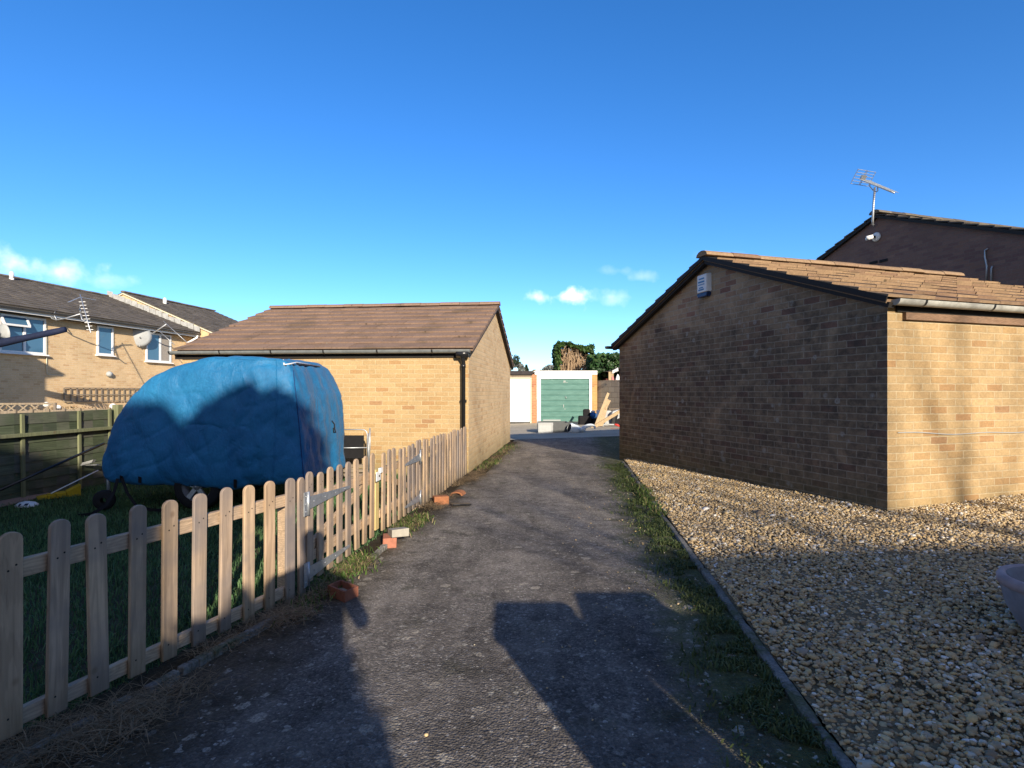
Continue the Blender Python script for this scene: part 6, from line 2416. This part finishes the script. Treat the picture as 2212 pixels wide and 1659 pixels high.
def shade_tree(name, label, c, rad, n, size, m, trunk_r, wob=.9, thr=-.18):
    t = thing(name, label, 'tree' if 'tree' in name else 'hedge', (c[0], c[1], 0))
    u = rng.normal(0, 1, (n, 3)); u /= np.linalg.norm(u, axis=1)[:, None]
    r = rng.random(n) ** .45
    p = u * r[:, None] * np.array(rad) + np.array(c)
    w = np.array([mnoise.noise(Vector(tuple(q)) * 1.7) for q in p])
    ok = w > thr
    o = foliage(p[ok, 0], p[ok, 1], p[ok, 2], size, M[m], 'crown')
    o.parent = t; o.location = -t.location
    mb = MB()
    mb.tube([(c[0], c[1], 0), (c[0] + .05, c[1], c[2] * .5), (c[0], c[1], c[2] + rad[2] * .5)], [trunk_r, trunk_r * .8, trunk_r * .3], 8)
    mb.build('trunk', M['bark'], t)
shade_tree('evergreen_tree', 'evergreen tree behind the viewer at the corner of the taller house', (2.0, -8.8, 5.85), (.80, .8, .70), 2200, .14, 'laurel', .13)
shade_tree('shade_hedge', 'rounded hedge bush added unseen behind the viewer to shade the pickets and the driveway', (.95, -4.0, 1.35), (.62, .6, 1.28), 5000, .13, 'laurel', .08, thr=-.5)  # hedge made up to shade the lower pickets and the drive
simple_house('brick house wing outside the left edge, shading the lower wall of the first house', -20.0, -13.05, 4.5, 10.8, 4.9, 6.2, -1.2, False)
bare_tree('bare_tree', 'bare winter tree behind the viewer before the right hand house, dappling the driveway', (7.0, -8.8, 0), 9.0, (-.06, .02), seed=31, r=.17, levels=5, spread=.85, twig_n=4)
bare_tree('bare_tree', 'tall upright bare tree behind the right hand house, streaking the garage side wall', (13.9, -19.8, 0), 17.0, (0, 0), seed=44, r=.26, levels=3, spread=.22)
bare_tree('bare_tree', 'slimmer upright bare tree behind the right hand house, left of the tall upright one', (12.1, -20.6, 0), 15.0, (0, 0), seed=47, r=.16, levels=3, spread=.25)

def bin_(x, y, w, h, label, dz=0.0):
    t = thing('added_bin', label, 'bin', (x, y, gz(x, y)))
    z0 = gz(x, y)
    mb = MB()
    v = []
    for (ww, z_) in ((w * .41, .06), (w * .5, h * .93)):
        v += [Vector((x + a * ww, y + b * ww * 1.05, z0 + z_)) for a, b in ((-1, -1), (1, -1), (1, 1), (-1, 1))]
    mb.mesh(v, [(3, 2, 1, 0), (4, 5, 6, 7)] + [(k, (k + 1) % 4, 4 + (k + 1) % 4, 4 + k) for k in range(4)])
    mb.build('body', M['bin_green'], t, .02)
    mb = MB()
    mb.box((x, y, z0 + h * .965), Vector((w * .52, 0, 0)), Vector((0, w * .58, 0)), Vector((0, 0, h * .03)))
    mb.build('lid', M['bin_green'], t, .03, 3)
    for s_ in (-1, 1):
        mb = MB()
        mb.lathe((x + s_ * w * .44, y - w * .4, z0 + .1), [(0, -.02), (.1, -.02), (.1, .02), (0, .02)], 16, (1, 0, 0))
        mb.build('wheel', M['rubber'], t)
bin_(1.17, -.05, .42, 1.07, 'shorter wheelie bin added unseen behind the viewer to cast the left block shadow')  # both bins added out of view, sized for the two block shadows
bin_(1.74, -.12, .44, 1.13, 'taller wheelie bin added unseen behind the viewer to cast the right block shadow')
mb = MB()
for k in range(20):
    x = 2.45 + k * .15
    mb.box((x, -1.6, gz(x, -1.6) + .78), Vector((.073, 0, 0)), Vector((0, .01, 0)), Vector((0, 0, .78)))
tag(mb.build('shade_fence', M['grey_wood']), 'close boarded fence added unseen behind the viewer to shade the gravel', 'fence')  # fence added out of view for the shadow edge beside the sunlit streak

def photographer():
    # a standing person holding a phone at chest height; only the shadow reaches the picture
    sk = [((0, -.34, .93), .13), ((0, -.35, 1.18), .135), ((0, -.34, 1.40), .13), ((0, -.32, 1.50), .05), ((0, -.30, 1.57), .075), ((0, -.30, 1.68), .09), ((0, -.31, 1.74), .06),
          ((-.20, -.35, 1.40), .06), ((-.30, -.30, 1.14), .05), ((-.10, -.13, 1.30), .035), ((.20, -.35, 1.40), .06), ((.30, -.30, 1.14), .05), ((.10, -.13, 1.30), .035),
          ((-.10, -.34, .88), .10), ((-.12, -.33, .50), .07), ((-.12, -.36, .10), .05), ((-.13, -.24, .05), .04), ((.10, -.34, .88), .10), ((.12, -.33, .50), .07), ((.12, -.36, .10), .05), ((.13, -.24, .05), .04)]
    ed = [(0, 1), (1, 2), (2, 3), (3, 4), (4, 5), (5, 6), (2, 7), (7, 8), (8, 9), (2, 10), (10, 11), (11, 12), (0, 13), (13, 14), (14, 15), (15, 16), (0, 17), (17, 18), (18, 19), (19, 20)]
    n0 = len(sk)
    for s_ in (9, 12):                        # five fingers on each hand, closed round the phone
        b = Vector(sk[s_][0])
        sg = 1 if s_ == 9 else -1
        for k in range(5):
            o = Vector((0, .0, .035 - .02 * k)) if k < 4 else Vector((0, -.03, .03))
            p1 = b + o + Vector((sg * .035, .035, 0)); p2 = b + o + Vector((sg * .060, .030, .004))
            i = len(sk)
            sk.append((tuple(p1), .011)); sk.append((tuple(p2), .009))
            ed += [(s_, i), (i, i + 1)]
    me = bpy.data.meshes.new('person')
    g = gz(0, -.3)
    me.from_pydata([(p[0], p[1], p[2] + g) for p, r_ in sk], ed, [])
    o = bpy.data.objects.new('person', me)
    link(o)
    md = o.modifiers.new('skin', 'SKIN')
    for v_, (p, r_) in zip(me.skin_vertices[0].data, sk):
        v_.radius = (r_ * (1.25 if r_ > .12 else 1), r_)
    me.skin_vertices[0].data[0].use_root = True
    md2 = o.modifiers.new('sub', 'SUBSURF')
    md2.levels = md2.render_levels = 2
    me.materials.append(M['jacket'])
    tag(o, 'person in a dark jacket standing behind the camera holding a phone', 'person')
    mb = MB()
    mb.box((0, -.09, CZ - .01), Vector((.075, 0, 0)), Vector((0, .004, 0)), Vector((0, 0, .037)))
    tag(mb.build('phone', M['black_pvc'], bevel=.003), 'black phone held by the person behind the camera', 'phone')
photographer()

# things of a kind that come more than once share a group
GROUPS = {'picket_fence': 'runs of picket fence along the driveway', 'gate_leaf': 'leaves of the double picket gate', 'terraced_house': 'terraced houses on the left', 'tv_aerial': 'TV aerials on the houses',
          'satellite_dish': 'satellite dishes on the first left house', 'vent_pipe': 'vent pipes on the left roofs', 'globe_light': 'white globe garden lights', 'lockup_garage': 'lock-up garages at the end of the drive',
          'plank': 'planks of the timber pile', 'plywood_sheet': 'plywood sheets by the panel fence', 'added_bin': 'wheelie bins added behind the viewer', 'brick_garage': 'brick garages beside the driveway',
          'wall_pipe': 'pipes on the brown gable', 'bare_tree': 'bare winter trees', 'brick_house': 'houses around the viewer'}
from collections import defaultdict
byname = defaultdict(list)
for o in scene.objects:
    if o.parent is None:
        byname[o.name.split('.')[0]].append(o)
for k, v in byname.items():
    if len(v) > 1 and k in GROUPS:
        for o in v:
            o['group'] = GROUPS[k]
